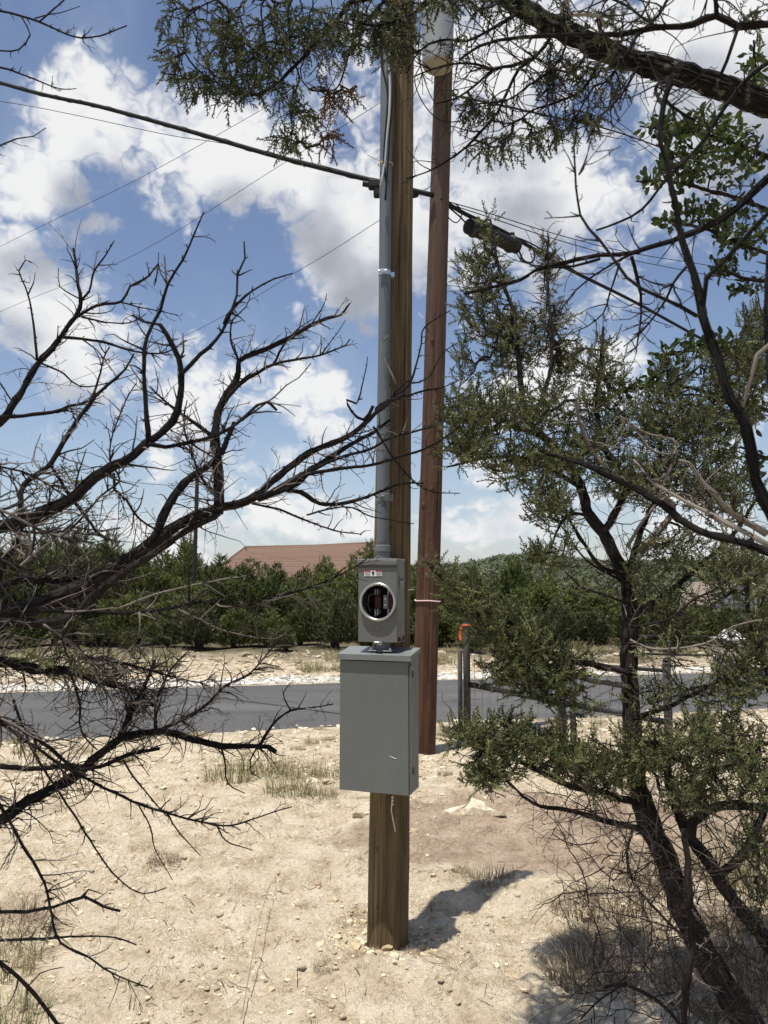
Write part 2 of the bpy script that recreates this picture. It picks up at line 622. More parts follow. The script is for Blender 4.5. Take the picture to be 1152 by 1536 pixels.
def mat_ground():
    m, t, b = material('caliche_ground')
    geo = t.new('ShaderNodeNewGeometry').outputs['Position']
    sp = t.new('ShaderNodeSeparateXYZ')
    t.l.new(geo, sp.inputs[0])
    X, Y = sp.outputs[0], sp.outputs[1]
    big = t.noise(geo, 0.9, 5, 0.6, 0.3)
    med = t.noise(geo, 5.0, 6, 0.62, 0.2)
    fine = t.noise(geo, 38.0, 6, 0.65)
    grit = t.noise(geo, 150.0, 3, 0.6)
    f = t.m('ADD', t.m('MULTIPLY', med, 0.5), t.m('ADD', t.m('MULTIPLY', fine, 0.32), t.m('MULTIPLY', grit, 0.18)))
    pale = t.ramp(f, [(0.36, (.37, .275, .165)), (0.46, (.66, .545, .375)), (0.56, (.83, .715, .53)), (.68, (.86, .77, .62))])
    brown = t.ramp(f, [(0.36, (.27, .195, .13)), (0.5, (.49, .375, .265)), (0.64, (.66, .54, .40))])
    # smoother brown soil: a band of wheel tracks behind the pole, patches elsewhere
    yb = t.m('SUBTRACT', Y, t.m('MULTIPLY', X, -0.12))
    band = t.m('MULTIPLY', t.maprange(yb, 4.45, 4.95), t.maprange(yb, 6.6, 5.9))
    band = t.m('MULTIPLY', band, t.maprange(X, -0.9, 0.4))
    msk = t.m('MULTIPLY_ADD', band, 0.62, t.m('MULTIPLY', t.m('SUBTRACT', big, 0.5), 2.1))
    bm = t.maprange(msk, 0.16, 0.5)
    c = t.mix(bm, pale, brown)
    # litter of dry organic matter
    lit = t.noise(geo, 2.3, 6, 0.7, 0.5)
    right = t.maprange(t.m('SUBTRACT', X, t.m('MULTIPLY', Y, 0.12)), 0.35, 0.9)
    lm = t.maprange(t.m('MULTIPLY_ADD', right, 0.13, lit), 0.60, 0.74)
    c = t.mix(t.m('MULTIPLY', lm, 0.75), c, t.ramp(fine, [(0.35, (.12, .09, .06)), (0.65, (.34, .27, .19))]))
    # dry grass verge beside the road and beyond it
    vg = t.noise(geo, 3.0, 6, 0.7, 0.4)
    verge = t.m('MULTIPLY', t.maprange(Y, 7.6, 8.6), t.maprange(vg, 0.42, 0.58))
    c = t.mix(t.m('MULTIPLY', verge, 0.45), c, t.ramp(fine, [(0.3, (.17, .14, .07)), (0.7, (.42, .36, .22))]))
    far = t.maprange(Y, 15.0, 17.8)
    c = t.mix(far, c, t.ramp(t.noise(geo, 1.2, 8, 0.7), [(0.3, (.07, .07, .035)), (0.55, (.19, .16, .10)), (0.75, (.32, .27, .18))]))
    vfar = t.maprange(Y, 30.0, 60.0)
    c = t.mix(vfar, c, t.ramp(t.noise(geo, 0.1, 8, 0.7), [(0.3, (.045, .06, .03)), (0.6, (.09, .10, .05)), (0.75, (.19, .17, .11))]))
    spk = t.noise(geo, 75.0, 4, 0.7)
    c = t.mix(t.m('MULTIPLY', t.maprange(spk, 0.62, 0.72), 0.6), c, (.25, .175, .105, 1))
    t.put(b.inputs['Base Color'], c)
    b.inputs['Roughness'].default_value = 0.95
    b.inputs['Specular IOR Level'].default_value = 0.1
    vo = t.new('ShaderNodeTexVoronoi')
    t.put(vo.inputs['Vector'], t.v('ADD', geo, t.v('MULTIPLY', t.noise(geo, 30.0, 3, .6, out='Color'), (.035, .035, .035))))
    vo.inputs['Scale'].default_value = 34
    vo.inputs['Detail'].default_value = 1.0
    h = t.m('ADD', t.m('MULTIPLY', med, 0.5), t.m('ADD', t.m('MULTIPLY', fine, 0.5), t.m('MULTIPLY', grit, 0.25)))
    h = t.m('SUBTRACT', h, t.m('MULTIPLY', vo.outputs['Distance'], 0.22))
    bump(t, b, h, 1.0, 0.065)
    return m


def mat_rock(name='limestone', lo=(.47, .385, .265), hi=(.75, .665, .50)):
    m, t, b = material(name)
    obj = t.new('ShaderNodeTexCoord').outputs['Object']
    at = t.new('ShaderNodeAttribute')
    at.attribute_name = 'tint'
    n = t.noise(obj, 25.0, 6, 0.65)
    f = t.m('MULTIPLY_ADD', t.m('SUBTRACT', at.outputs['Fac'], 0.5), 0.45, n)
    t.put(b.inputs['Base Color'], t.ramp(f, [(0.25, tuple(np.array(lo) * .7)), (0.45, lo), (0.7, hi)]))
    b.inputs['Roughness'].default_value = 0.95
    b.inputs['Specular IOR Level'].default_value = 0.1
    bump(t, b, t.noise(obj, 60.0, 5, 0.7), 0.8, 0.006)
    return m


def mat_asphalt():
    m, t, b = material('asphalt')
    geo = t.new('ShaderNodeNewGeometry').outputs['Position']
    n1 = t.noise(geo, 70.0, 3, 0.7)
    n2 = t.noise(t.v('MULTIPLY', geo, (0.35, 1.6, 1)), 0.9, 5, 0.6)
    sp = t.new('ShaderNodeTexVoronoi')
    t.put(sp.inputs['Vector'], geo)
    sp.inputs['Scale'].default_value = 42
    spk = t.maprange(sp.outputs['Distance'], 0.08, 0.2, 1.0, 0.0)
    c = t.ramp(n2, [(0.3, (.080, .078, .074)), (0.7, (.108, .105, .099))])
    ck = t.new('ShaderNodeTexVoronoi', feature='DISTANCE_TO_EDGE')
    t.put(ck.inputs['Vector'], t.v('ADD', geo, t.v('MULTIPLY', t.noise(geo, 1.5, 4, .6, out='Color'), (.8, .8, 0))))
    ck.inputs['Scale'].default_value = 0.45
    c = t.mix(t.m('MULTIPLY', t.maprange(ck.outputs['Distance'], 0.0, 0.012, 1.0, 0.0), .55), c, (.03, .03, .03, 1))
    c = t.mix(t.m('MULTIPLY', t.maprange(t.noise(t.v('MULTIPLY', geo, (.12, 1.4, 1)), 1.1, 4, .6), .45, .7), .45), c, (.16, .155, .145, 1))
    c = t.mix(t.maprange(n1, 0.35, 0.7), t.mix(1.0, c, (.72, .72, .72, 1), 'MULTIPLY'), t.mix(1.0, c, (1.3, 1.3, 1.3, 1), 'MULTIPLY'))
    c = t.mix(t.m('MULTIPLY', spk, 0.4), c, (.30, .29, .27, 1))
    t.put(b.inputs['Base Color'], c)
    b.inputs['Roughness'].default_value = 0.8
    b.inputs['Specular IOR Level'].default_value = 0.3
    bump(t, b, n1, 0.6, 0.006)
    return m


def mat_paint(name, col, rough=0.42, dirt=0.25):
    """powder-coated steel with faint dust, scuffs and streaks"""
    m, t, b = material(name)
    obj = t.new('ShaderNodeTexCoord').outputs['Object']
    n1 = t.noise(obj, 3.5, 5, 0.6, 0.3)
    n2 = t.noise(t.v('MULTIPLY', obj, (9, 9, 1.2)), 4.0, 5, 0.65)
    n3 = t.noise(obj, 220.0, 2, 0.5)
    c = np.array(col)
    base = t.ramp(n1, [(0.3, tuple(c * 0.94)), (0.7, tuple(c * 1.05))])
    base = t.mix(t.m('MULTIPLY', t.maprange(n2, 0.5, 0.75), dirt), base, (.36, .34, .29, 1))
    sc = t.noise(t.v('MULTIPLY', obj, (60, 20, 7)), 3.0, 2, 0.5, 2.0)
    sm = t.m('MULTIPLY', t.maprange(sc, 0.735, 0.76), 0.35)
    base = t.mix(sm, base, (.5, .5, .48, 1))
    t.put(b.inputs['Base Color'], base)
    t.put(b.inputs['Roughness'], t.ramp(n2, [(0.3, rough * .85), (0.7, min(rough * 1.35, 1))]))
    b.inputs['Specular IOR Level'].default_value = 0.45
    bump(t, b, n3, 0.08, 0.001)
    return m


M = {}
M['ground'] = mat_ground()
M['rock'] = mat_rock()
M['bank_rock'] = mat_rock('bank_rock', (.36, .29, .20), (.60, .51, .37))
M['crumbs'] = mat_rock('soil_crumbs', (.54, .43, .28), (.78, .66, .46))
M['road_gravel'] = mat_rock('road_gravel', (.50, .47, .40), (.80, .77, .69))
M['brown_rock'] = mat_rock('brown_rock', (.24, .19, .14), (.46, .39, .29))
M['asphalt'] = mat_asphalt()
M['box_paint'] = mat_paint('grey_box_paint', (.140, .153, .145), .42, .10)
M['lid_paint'] = mat_paint('grey_lid_paint', (.18, .195, .188), 0.4, 0.2)
M['meter_paint'] = mat_paint('meter_paint', (.145, .148, .138), 0.4, 0.05)
M['ring_metal'] = mat_plain('ring_metal', (.52, .52, .50), 0.3, 0.85, 0.08, 30)
M['steel'] = mat_plain('galvanised_steel', (.58, .62, .66), 0.32, 0.8, 0.15, 60)
M['conduit'] = mat_plain('grey_plastic_conduit', (.125, .14, .155), 0.5, 0, 0.1, 6)
M['conduit_fit'] = mat_plain('grey_plastic_fitting', (.16, .175, .185), 0.5, 0, 0.12, 12)
M['black'] = mat_plain('black_plastic', (.006, .006, .006), 0.6, 0, 0.3, 15)
M['cable'] = mat_plain('cable_black', (.005, .005, .005), 0.75, 0, 0.2, 12)
M['inner'] = mat_plain('dark_interior', (.012, .011, .011), 0.7, 0, 0.3, 20)
M['red_block'] = mat_plain('dark_red_block', (.045, .006, .008), 0.5, 0, 0.15, 20)
M['alu'] = mat_plain('aluminium_lug', (.26, .26, .26), 0.45, 0.6, 0.15, 50)
M['white_paint'] = mat_plain('white_label', (.72, .72, .70), 0.5, 0, 0.04, 50)
M['red_print'] = mat_plain('red_print', (.42, .03, .05), 0.5, 0, 0.05, 50)
M['grey_print'] = mat_plain('grey_print', (.30, .30, .30), 0.6, 0, 0.1, 50)
M['white_cable'] = mat_plain('pale_cable', (.42, .43, .44), 0.5, 0, 0.1, 30)
M['yellow'] = mat_plain('yellow_tie', (.62, .50, .18), 0.5, 0, 0.1, 30)
M['cord'] = mat_plain('white_cord', (.62, .60, .55), 0.8, 0, 0.1, 50)
M['pink'] = mat_plain('pink_string', (.70, .52, .52), 0.7, 0, 0.1, 50)
M['orange'] = mat_plain('orange_tape', (.75, .15, .04), 0.6, 0, 0.1, 50)
M['pole_new'] = mat_wood('treated_wood', (.042, .028, .014), (.140, .100, .052), (.28, .215, .125), crack=.9)
M['pole_red'] = mat_wood('reddish_wood', (.016, .008, .005), (.082, .040, .024), (.165, .095, .064), crack=0.8, grey=(.085, .066, .055))
M['pole_cut'] = mat_plain('cut_wood', (.20, .15, .08), 0.9, 0, 0.2, 30)
M['transformer'] = mat_plain('transformer_grey', (.25, .27, .275), 0.4, 0, 0.06, 8)
M['transformer_base'] = mat_plain('transformer_base', (.25, .23, .19), 0.6, 0, 0.15, 8)
M['bark_dead'] = mat_bark('dead_bark', (.003, .0027, .0025), (.055, .049, .045), us=8, vs=7, bd=0.008)
M['bark_pale'] = mat_bark('bleached_wood', (.12, .10, .085), (.40, .35, .30), bd=0.002)
M['bark_live'] = mat_bark('juniper_bark', (.005, .004, .0035), (.110, .088, .078), us=11, vs=9, bd=0.01)
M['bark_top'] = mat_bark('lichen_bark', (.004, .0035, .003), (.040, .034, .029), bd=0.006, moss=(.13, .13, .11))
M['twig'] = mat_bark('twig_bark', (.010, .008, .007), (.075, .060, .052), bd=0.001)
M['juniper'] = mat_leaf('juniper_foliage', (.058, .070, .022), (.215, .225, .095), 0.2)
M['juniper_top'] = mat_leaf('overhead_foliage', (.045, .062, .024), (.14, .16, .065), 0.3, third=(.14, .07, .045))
M['cedar'] = mat_leaf('cedar_foliage', (.045, .066, .013), (.22, .25, .065), 0.25, rnd=.4)
M['cedar2'] = mat_leaf('dull_cedar_foliage', (.045, .056, .018), (.18, .185, .075), 0.2, rnd=.4)
M['oak'] = mat_leaf('oak_leaf', (.030, .046, .014), (.085, .11, .035), 0.25, 0.38)
M['grass_dry'] = mat_leaf('dry_grass', (.20, .16, .09), (.42, .36, .22), 0.3, 0.8)
M['grass_green'] = mat_leaf('green_grass', (.13, .12, .055), (.44, .39, .24), 0.3, 0.8)
M['brush'] = mat_leaf('dry_brush', (.15, .115, .08), (.44, .36, .26), 0.2, 0.9)
M['litter'] = mat_leaf('litter', (.05, .038, .028), (.26, .20, .14), 0.0, 0.9)
M['fence_metal'] = mat_plain('dark_fence_pipe', (.035, .033, .033), 0.55, 0.3, 0.4, 25)
M['fence_wood'] = mat_bark('weathered_post', (.035, .032, .030), (.13, .12, .11), us=5, bd=0.003)
M['wire'] = mat_plain('fence_wire', (.16, .15, .14), 0.5, 0.6, 0.3, 40)
M['roof_red'] = mat_rock('brown_red_shingle', (.165, .105, .075), (.225, .15, .11))
M['roof_tan'] = mat_rock('tan_shingle', (.22, .18, .14), (.33, .28, .22))
M['wall_white'] = mat_plain('pale_siding', (.62, .61, .60), 0.8, 0, 0.05, 5)
M['wall_tan'] = mat_plain('tan_stone_wall', (.38, .33, .26), 0.9, 0, 0.15, 5)
M['window_glass'] = mat_plain('dark_window', (.03, .035, .04), 0.1, 0, 0.1, 5)
M['pillar'] = mat_rock('cream_limestone', (.52, .44, .31), (.74, .66, .50))
M['pillar_cap'] = mat_rock('white_cap_stone', (.62, .60, .55), (.82, .80, .76))
M['hill'] = mat_leaf('hill_foliage', (.065, .078, .042), (.19, .20, .115), 0.0, 0.9)


# ------------------------------------------------------------------ terrain, road
def road_near(x):      # y of the edge nearer to us
    return 9.22 + 0.22 * x + 0.008 * x * x * (x > 0) - 0.008 * x * x * (x < 0) * 0.3


def road_far(x):
    return 13.2 + 0.20 * x - 0.028 * x * x * (x > 0) * (x < 12) - 4.0 * (x >= 12) + 0.0 * x


def road_far(x):
    xx = np.clip(x, -60, 60)
    return 13.25 + 0.22 * xx - 0.006 * np.maximum(xx, 0) ** 1.6


def road_near(x):
    xx = np.clip(x, -60, 60)
    return 9.25 + 0.235 * xx - 0.006 * np.maximum(xx, 0) ** 1.6


def terrain(x, y):
    x = np.asarray(x, float)
    y = np.asarray(y, float)
    h = 0.05 * fbm(x * 0.8, y * 0.8, 2)
    d1 = y - road_near(x)
    d2 = y - road_far(x)
    on = sstep(-0.5, 0.05, d1) * (1 - sstep(-0.05, 0.5, d2))
    near = (1 - sstep(6.0, 10.0, y))
    lump = near * (0.045 * fbm(x * 3, y * 3, 3) + 0.045 * fbm(x * 9 + 5, y * 9, 3, .6) * (.35 + sstep(-.2, .4, fbm(x * 1.1 + 3, y * 1.1, 2))) + 0.030 * np.abs(fbm(x * 19, y * 19, 2)) + .012 * fbm(x * 37, y * 37, 1))
    # loose earth thrown up around the pole
    dx, dy = x - 0.03, y - 3.75
    r = np.sqrt(dx * dx + dy * dy)
    lump = lump + 0.05 * np.exp(-((r - 0.33) / 0.16) ** 2) * (1 + 1.2 * fbm(x * 5, y * 5, 2)) + 0.022 * np.exp(-(r / 0.17) ** 2)
    lump = lump + 0.05 * np.exp(-(((x - .75) / .5) ** 2 + ((y - 4.35) / .22) ** 2))
    # wheel tracks: ripples that run across to the right behind the pole
    yb = y + 0.12 * x - 0.05 * np.sin(x * 1.5)
    tr = sstep(4.7, 4.95, yb) * (1 - sstep(5.7, 6.1, yb)) * sstep(.2, .8, x) * (1 - sstep(2.6, 3.2, x))
    lump = lump * (1 - 0.75 * tr) + tr * (0.019 * np.sin(yb * 62 + 2 * np.sin(x * 1.1)) * (0.6 + fbm(x * 4, y * 4, 2)) - 0.012)
    bank = sstep(0.1, 2.0, d2) * (1 - sstep(30, 60, y))
    far = bank * (0.10 * fbm(x * 1.2, y * 1.2, 3) + 0.05)
    h = (h + lump) * (1 - on) - 0.03 * on + far * (1 - on)
    # land falls away to the right and far off, hill range behind
    h = h - 2.6 * sstep(22, 34, y) * sstep(4, 12, x)
    hill = hill_h(x, y)
    return h + hill


def hill_h(x, y):
    s = sstep(230, 520, y)
    az = np.where(y > 1, x / np.maximum(y, 1), 0) * FPX + 576
    prof = np.interp(az, [-800, 0, 300, 560, 650, 700, 745, 790, 850, 900, 1000, 1152, 1400, 2200],
                     [8, 10, 10, 11, 13, 14, 18.5, 20, 17.5, 15.0, 15.5, 16, 14, 10])
    return s * (prof + 1.3 * fbm(x / 35, y / 35, 3))


def axis(lo, hi, step, out_lo, out_hi, g=1.10, start=None):
    mid = np.arange(lo, hi + 1e-6, step)
    a, s = [], step
    p = lo
    while p > out_lo:
        s *= g
        p -= s
        a.append(p)
    b, s = [], step
    p = hi
    while p < out_hi:
        s *= g
        p += s
        b.append(p)
    return np.concatenate([a[::-1], mid, b])


xs = axis(-2.5, 2.7, 0.020, -1800, 1800, 1.15)
ys = axis(2.8, 6.6, 0.020, -60, 2600, 1.05)
ys = ys[(ys > -1e9)]
X, Y = np.meshgrid(xs, ys)
Z = terrain(X, Y)
nx, ny = len(xs), len(ys)
gm = MB()
ii = (np.arange(ny - 1)[:, None] * nx + np.arange(nx - 1)[None, :])
gm.add(np.stack([X, Y, Z], -1), [np.stack([ii, ii + 1, ii + nx + 1, ii + nx], -1).reshape(-1, 4)])
gm.build('ground', M['ground'], smooth=True, kind='structure')

# road: a crowned strip with a ragged edge
rx = np.concatenate([np.arange(-60, -8, 1.0), np.arange(-8, 10, 0.12), np.arange(10, 61, 1.0)])
rm = MB()
nn = 9
n0 = road_near(rx) + 0.05 * fbm(rx * 2.3, rx * 0 + 3, 3)
n1 = road_far(rx) + 0.05 * fbm(rx * 2.1, rx * 0 + 8, 3)
tt = np.linspace(0, 1, nn)
RX = np.repeat(rx[:, None], nn, 1)
RY = n0[:, None] * (1 - tt) + n1[:, None] * tt
RZ = 0.012 + 0.03 * np.sin(tt * pi)[None, :] + 0 * RX
RZ[:, 0] = RZ[:, -1] = -0.035
ii = (np.arange(len(rx) - 1)[:, None] * nn + np.arange(nn - 1)[None, :])
rm.add(np.stack([RX, RY, RZ], -1), [np.stack([ii, ii + nn, ii + nn + 1, ii + 1], -1).reshape(-1, 4)])
rm.build('road', M['asphalt'], smooth=True, kind='structure')

# ------------------------------------------------------------------ stones
ICO = None


def icosphere(sub):
    import bmesh
    bm = bmesh.new()
    bmesh.ops.create_icosphere(bm, subdivisions=sub, radius=1.0)
    v = np.array([q.co[:] for q in bm.verts])
    f = np.array([[q.index for q in p.verts] for p in bm.faces])
    bm.free()
    return v, f


ICO1, ICO1F = icosphere(1)
ICO2, ICO2F = icosphere(2)
ICO3, ICO3F = icosphere(3)


def pebbles(mb, xy, size, flat=0.6, sink=0.25, r=rng):
    n = len(xy)
    V = np.repeat(ICO1[None], n, 0) * (1 + r.normal(0, 0.22, (n, len(ICO1), 1)))
    V[:, :, 2] *= flat
    V[:, :, 0] *= r.uniform(0.7, 1.4, (n, 1))
    a = r.uniform(0, 2 * pi, n)
    c, s = np.cos(a)[:, None], np.sin(a)[:, None]
    x = V[:, :, 0] * c - V[:, :, 1] * s
    y = V[:, :, 0] * s + V[:, :, 1] * c
    z = V[:, :, 2]
    z0 = terrain(xy[:, 0], xy[:, 1])
    S = size[:, None]
    out = np.stack([x * S + xy[:, 0:1], y * S + xy[:, 1:2], z * S + z0[:, None] + S * (flat * 0.5 - sink)], -1)
    F = (ICO1F[None] + (np.arange(n) * len(ICO1))[:, None, None]).reshape(-1, 3)
    mb.add(out.reshape(-1, 3), [F], np.repeat(r.random(n), len(ICO1)))


# fine rubble lying everywhere on the near dirt
g1 = MB()
n = 8500
xy = np.stack([rng.uniform(-2.4, 2.8, n), 2.7 + 6.3 * rng.random(n) ** 1.25], -1)
keep = (fbm(xy[:, 0] * 1.3, xy[:, 1] * 1.3, 3) + 0.25 * (xy[:, 1] > 6.4) + rng.normal(0, 0.2, n) > -0.05) & \
       (np.hypot(xy[:, 0] - .02, xy[:, 1] - 3.75) > 0.13)
yb = xy[:, 1] + 0.12 * xy[:, 0]
keep &= ~((yb > 4.7) & (yb < 6.0) & (xy[:, 0] > 0.3) & (rng.random(n) < 0.85))
xy = xy[keep]
pebbles(g1, xy, np.exp(rng.normal(math.log(0.0065), 0.5, len(xy))).clip(0.003, 0.024))
n = 320
a_, r__ = rng.uniform(0, 2 * pi, n), .10 + np.abs(rng.normal(0, .11, n))
pebbles(g1, np.stack([.015 + r__ * np.cos(a_), 3.75 + r__ * np.sin(a_)], -1), np.exp(rng.normal(math.log(0.008), 0.5, n)).clip(0.004, 0.022))
g1.build('rubble', M['crumbs'], kind='stuff')
# coarse pale gravel between the dirt and the road
g2 = MB()
n = 6500
x = rng.uniform(-6.5, 6.5, n)
y = road_near(x) + 0.22 - 2.9 * rng.random(n) ** 0.8
k = fbm(x * 1.1, y * 1.1, 3) + rng.normal(0, .15, n) > -0.1
xy = np.stack([x[k], y[k]], -1)
pebbles(g2, xy, np.exp(rng.normal(math.log(0.018), 0.4, len(xy))).clip(0.008, 0.05))
g2.build('verge_gravel', M['rock'], kind='stuff')
# bright gravel line on the far edge of the road
g3 = MB()
n = 4200
x = rng.uniform(-9, 11, n)
y = road_far(x) + np.abs(rng.normal(0.12, 0.22, n)) + 0.02
pebbles(g3, np.stack([x, y], -1), np.exp(rng.normal(math.log(0.035), 0.35, n)).clip(0.015, 0.08))
g3.build('edge_gravel', M['road_gravel'], kind='stuff')
g4 = MB()
n = 5200
x = rng.uniform(-11, 12, n)
y = road_far(x) + 0.4 + 4.2 * rng.random(n)
k = fbm(x * .9, y * 1.4, 3) + rng.normal(0, .15, n) > -0.15
pebbles(g4, np.stack([x[k], y[k]], -1), np.exp(rng.normal(math.log(0.030), 0.5, k.sum())).clip(0.012, 0.10))
g4.build('bank_rubble', M['bank_rock'], kind='stuff')


def stone_mesh(seed, stretch=(1, 1, .6), sub=2, flatcut=0.3):
    r = np.random.default_rng(seed)
    v = (ICO3 if sub == 3 else ICO2).copy()
    for k in range(9):                      # chop facets
        nrm = norm(r.normal(0, 1, 3))
        d = r.uniform(0.5, 0.85)
        s = v @ nrm
        v = v - np.maximum(s - d, 0)[:, None] * nrm
    v *= 1 + r.normal(0, 0.03, (len(v), 1))
    return v * np.array(stretch), (ICO3F if sub == 3 else ICO2F)


stone_variants = []
for k in range(6):
    v, f = stone_mesh(100 + k, (1.2, .9, .62))
    o = MB().add(v, [f], 0.5).build('stone', M['rock'])
    stone_variants.append(o.data)
    bpy.data.objects.remove(o)


def stone(px, py, wpx, label, data=None, mat=None, group=None, sx=1, rz=None, seed=0, stretch=None):
    p = G(px, py)
    s = wpx * p[1] / FPX / 2.2
    if stretch is not None:
        v, f = stone_mesh(seed, stretch, 3)
        o = MB().add(v, [f], 0.6).build('stone', mat or M['rock'])
    else:
        o = bpy.data.objects.new('stone', data)
        COL.objects.link(o)
    o.location = (p[0], p[1], float(terrain(p[0], p[1])) + s * 0.22)
    o.scale = (s, s, s)
    o.rotation_euler = (random.uniform(-.2, .2), random.uniform(-.2, .2), random.uniform(0, 6.28) if rz is None else rz)
    tag(o, label, 'rock', group)
    return o


def slab():
    p = G(708, 1218)
    k = p[1] / FPX
    prof = [(-46, 0, 2), (-30, -6, 5), (-12, -9, 9), (4, -10, 12), (22, -8, 8), (38, -2, 3), (30, 8, 3), (8, 14, 8), (-16, 12, 6), (-36, 6, 3)]
    top = [(-26, 1, 9), (-10, 1, 15), (-1, 2, 24), (4, 3, 21), (14, 2, 16), (28, 2, 7)]
    base = [(x, y, -3) for x, y, z in prof]
    mid = [(x * .9, y * .8, z * .8) for x, y, z in prof]
    V = np.array(base + mid + top, float) * k
    V += np.random.default_rng(3).normal(0, 2.0 * k, V.shape) * np.array([1, 1, .8])
    n = len(prof)
    F3 = []
    F4 = [[i, (i + 1) % n, (i + 1) % n + n, i + n] for i in range(n)]
    t0 = 2 * n
    link = [0, 0, 1, 2, 4, 5, 5, 3, 1, 0]
    for i in range(n):
        j = (i + 1) % n
        a, b = t0 + link[i], t0 + link[j]
        F3.append([n + i, n + j, b])
        if a != b:
            F3.append([n + i, b, a])
    mb = MB()
    mb.add(V + np.array([p[0], p[1], terrain(p[0], p[1])]), [np.array(F4), np.array(F3)], .75)
    tag(mb.build('stone', M['rock']), 'flat pointed slab of pale limestone lying in the brown dirt right of the grey box', 'rock')


slab()
stone(745, 1221, 24, 'narrow dark-sided rock wedge leaning on the right of the pointed slab', stretch=(1.5, .4, .4), seed=15, rz=-0.5)
stone(335, 1470, 20, 'white angular rock, largest of the loose stones at the lower left of the bare dirt', stretch=(1, .8, .7), seed=6)
stone(451, 1466, 16, 'small flat rectangular pale stone left of the foot of the new pole', stretch=(1.2, .6, .5), seed=8, rz=0.1)
stone(380, 1267, 15, 'round cream stone at the tip of a drooping dead branch left of the pole', stretch=(1, .9, .8), seed=9)
stone(266, 1335, 12, 'small pale stone beside the end of the long curved dead branch', stretch=(1, .9, .8), seed=10)
stone(470, 1160, 20, 'grey-white stone behind the green grass clump beside the grey box', stretch=(1.2, .9, .6), seed=11)
stone(885, 1333, 16, 'white stone at the edge of the twiggy brush beside the leaning juniper trunk', stretch=(1, .9, .8), seed=12)
stone(540, 1230, 24, 'pale lump of rock just left of the pole below the grey box', stretch=(1.1, .9, .6), seed=13)
stone(672, 1308, 20, 'dusty rounded stone half buried above the pole shadow', stretch=(1.2, .8, .5), seed=14)
for i in range(70):
    px = random.choice([random.uniform(130, 500), random.uniform(640, 900), random.uniform(250, 350)])
    py = random.uniform(1180, 1530)
    if px < 360 and random.random() < .5:
        py = random.uniform(1440, 1530)
    if 700 < px and 1225 < py < 1300:
        continue
    stone(px, py, random.uniform(7, 14), 'small loose limestone fragment scattered on the pale bare dirt',
          data=stone_variants[i % 6], group='small loose stones on the bare dirt')
for i in range(26):
    px, py = random.uniform(20, 1000), random.uniform(982, 1006)
    if 505 < px < 655:
        continue
    o = stone(px, py, random.uniform(7, 13), 'pale boulder on the rocky bank across the road',
              data=stone_variants[i % 6], group='boulders on the far roadside bank')


# ------------------------------------------------------------------ grasses and brush
def grass_mesh(seed, n, h, spread, lean=0.5, width=0.004, name='grass_tuft', mat=None):
    r = np.random.default_rng(seed)
    a = r.uniform(0, 2 * pi, n)
    rr = spread * np.sqrt(r.random(n))
    base = np.stack([rr * np.cos(a), rr * np.sin(a), np.zeros(n)], -1)
    H = h * r.uniform(0.45, 1.1, n)
    aa = a + r.normal(0, 0.9, n)
    ln = lean * r.uniform(0.2, 1.2, n)
    dirs = np.stack([np.cos(aa), np.sin(aa)], -1)
    side = np.stack([-dirs[:, 1], dirs[:, 0]], -1)
    vs = []
    for t, w in ((0, 1.0), (.4, .8), (.75, .5), (1.0, .05)):
        off = dirs * (ln * H * t ** 1.8)[:, None]
        z = H * t * (1 - 0.25 * ln * t)
        for sg in (-1, 1):
            q = base.copy()
            q[:, :2] += off + side * (sg * width * w * .5)
            q[:, 2] = z - 0.01
            vs.append(q)
    V = np.stack(vs, 1).reshape(-1, 3)
    b = np.arange(n)[:, None, None] * 8
    F = (b + np.array([[0, 1, 3, 2], [2, 3, 5, 4], [4, 5, 7, 6]])[None]).reshape(-1, 4)
    o = MB().add(V, [F], np.repeat(r.random(n), 8)).build(name, mat)
    d = o.data
    bpy.data.objects.remove(o)
    return d


GT = {
    'green': [grass_mesh(20 + k, 230, 0.17, 0.16, 0.95, mat=M['grass_green']) for k in range(3)],
    'dry': [grass_mesh(30 + k, 170, 0.16, 0.16, 0.95, mat=M['grass_dry']) for k in range(3)],
    'low': [grass_mesh(40 + k, 300, 0.06, 0.10, 1.0, 0.003, mat=M['brush']) for k in range(3)],
}


def tuft(px, py, kind, s, label, group=None, k=None, name='grass_tuft', cat='grass clump', p=None):
    p = G(px, py) if p is None else p
    o = bpy.data.objects.new(name, random.choice(GT[kind]) if k is None else GT[kind][k])
    COL.objects.link(o)
    o.location = (p[0], p[1], float(terrain(p[0], p[1])))
    o.scale = (s, s, s * random.uniform(.85, 1.1))
    o.rotation_euler = (0, 0, random.uniform(0, 6.28))
    tag(o, label, cat, group)
    return o


tuft(432, 1192, 'green', 1.25, 'greenish grass clump, the fullest one left of the grey box', k=0)
tuft(478, 1200, 'green', .9, 'thin grass clump touching the left side of the pole below the box')
tuft(345, 1172, 'green', 1.3, 'wide dry grass clump farthest left behind the tips of the dead branches', k=1)
tuft(402, 1160, 'green', 1.3, 'tall dry grass clump behind the greenish clump left of the box', k=2)
tuft(495, 1168, 'dry', 1.2, 'straw coloured clump right beside the left edge of the grey box', k=0)
tuft(450, 1165, 'dry', 1.3, 'straw coloured clump between the pale stone and the greenish clump', k=1)
tuft(5, 1455, 'green', .95, 'dark green grass clump in the bottom left corner under the dead branches', k=2)
tuft(20, 1530, 'green', .8, 'sparse grass clump at the very bottom left edge', k=1)
tuft(8, 1400, 'low', 2.2, 'grey matted brush at the left edge above the corner grass', name='dry_brush', cat='brush')
tuft(246, 1295, 'low', 1.0, 'round grey tuft of dead grass alone on the pale dirt', k=0)
tuft(487, 1468, 'low', .5, 'tiny dark dead tuft left of the foot of the new pole', k=1)
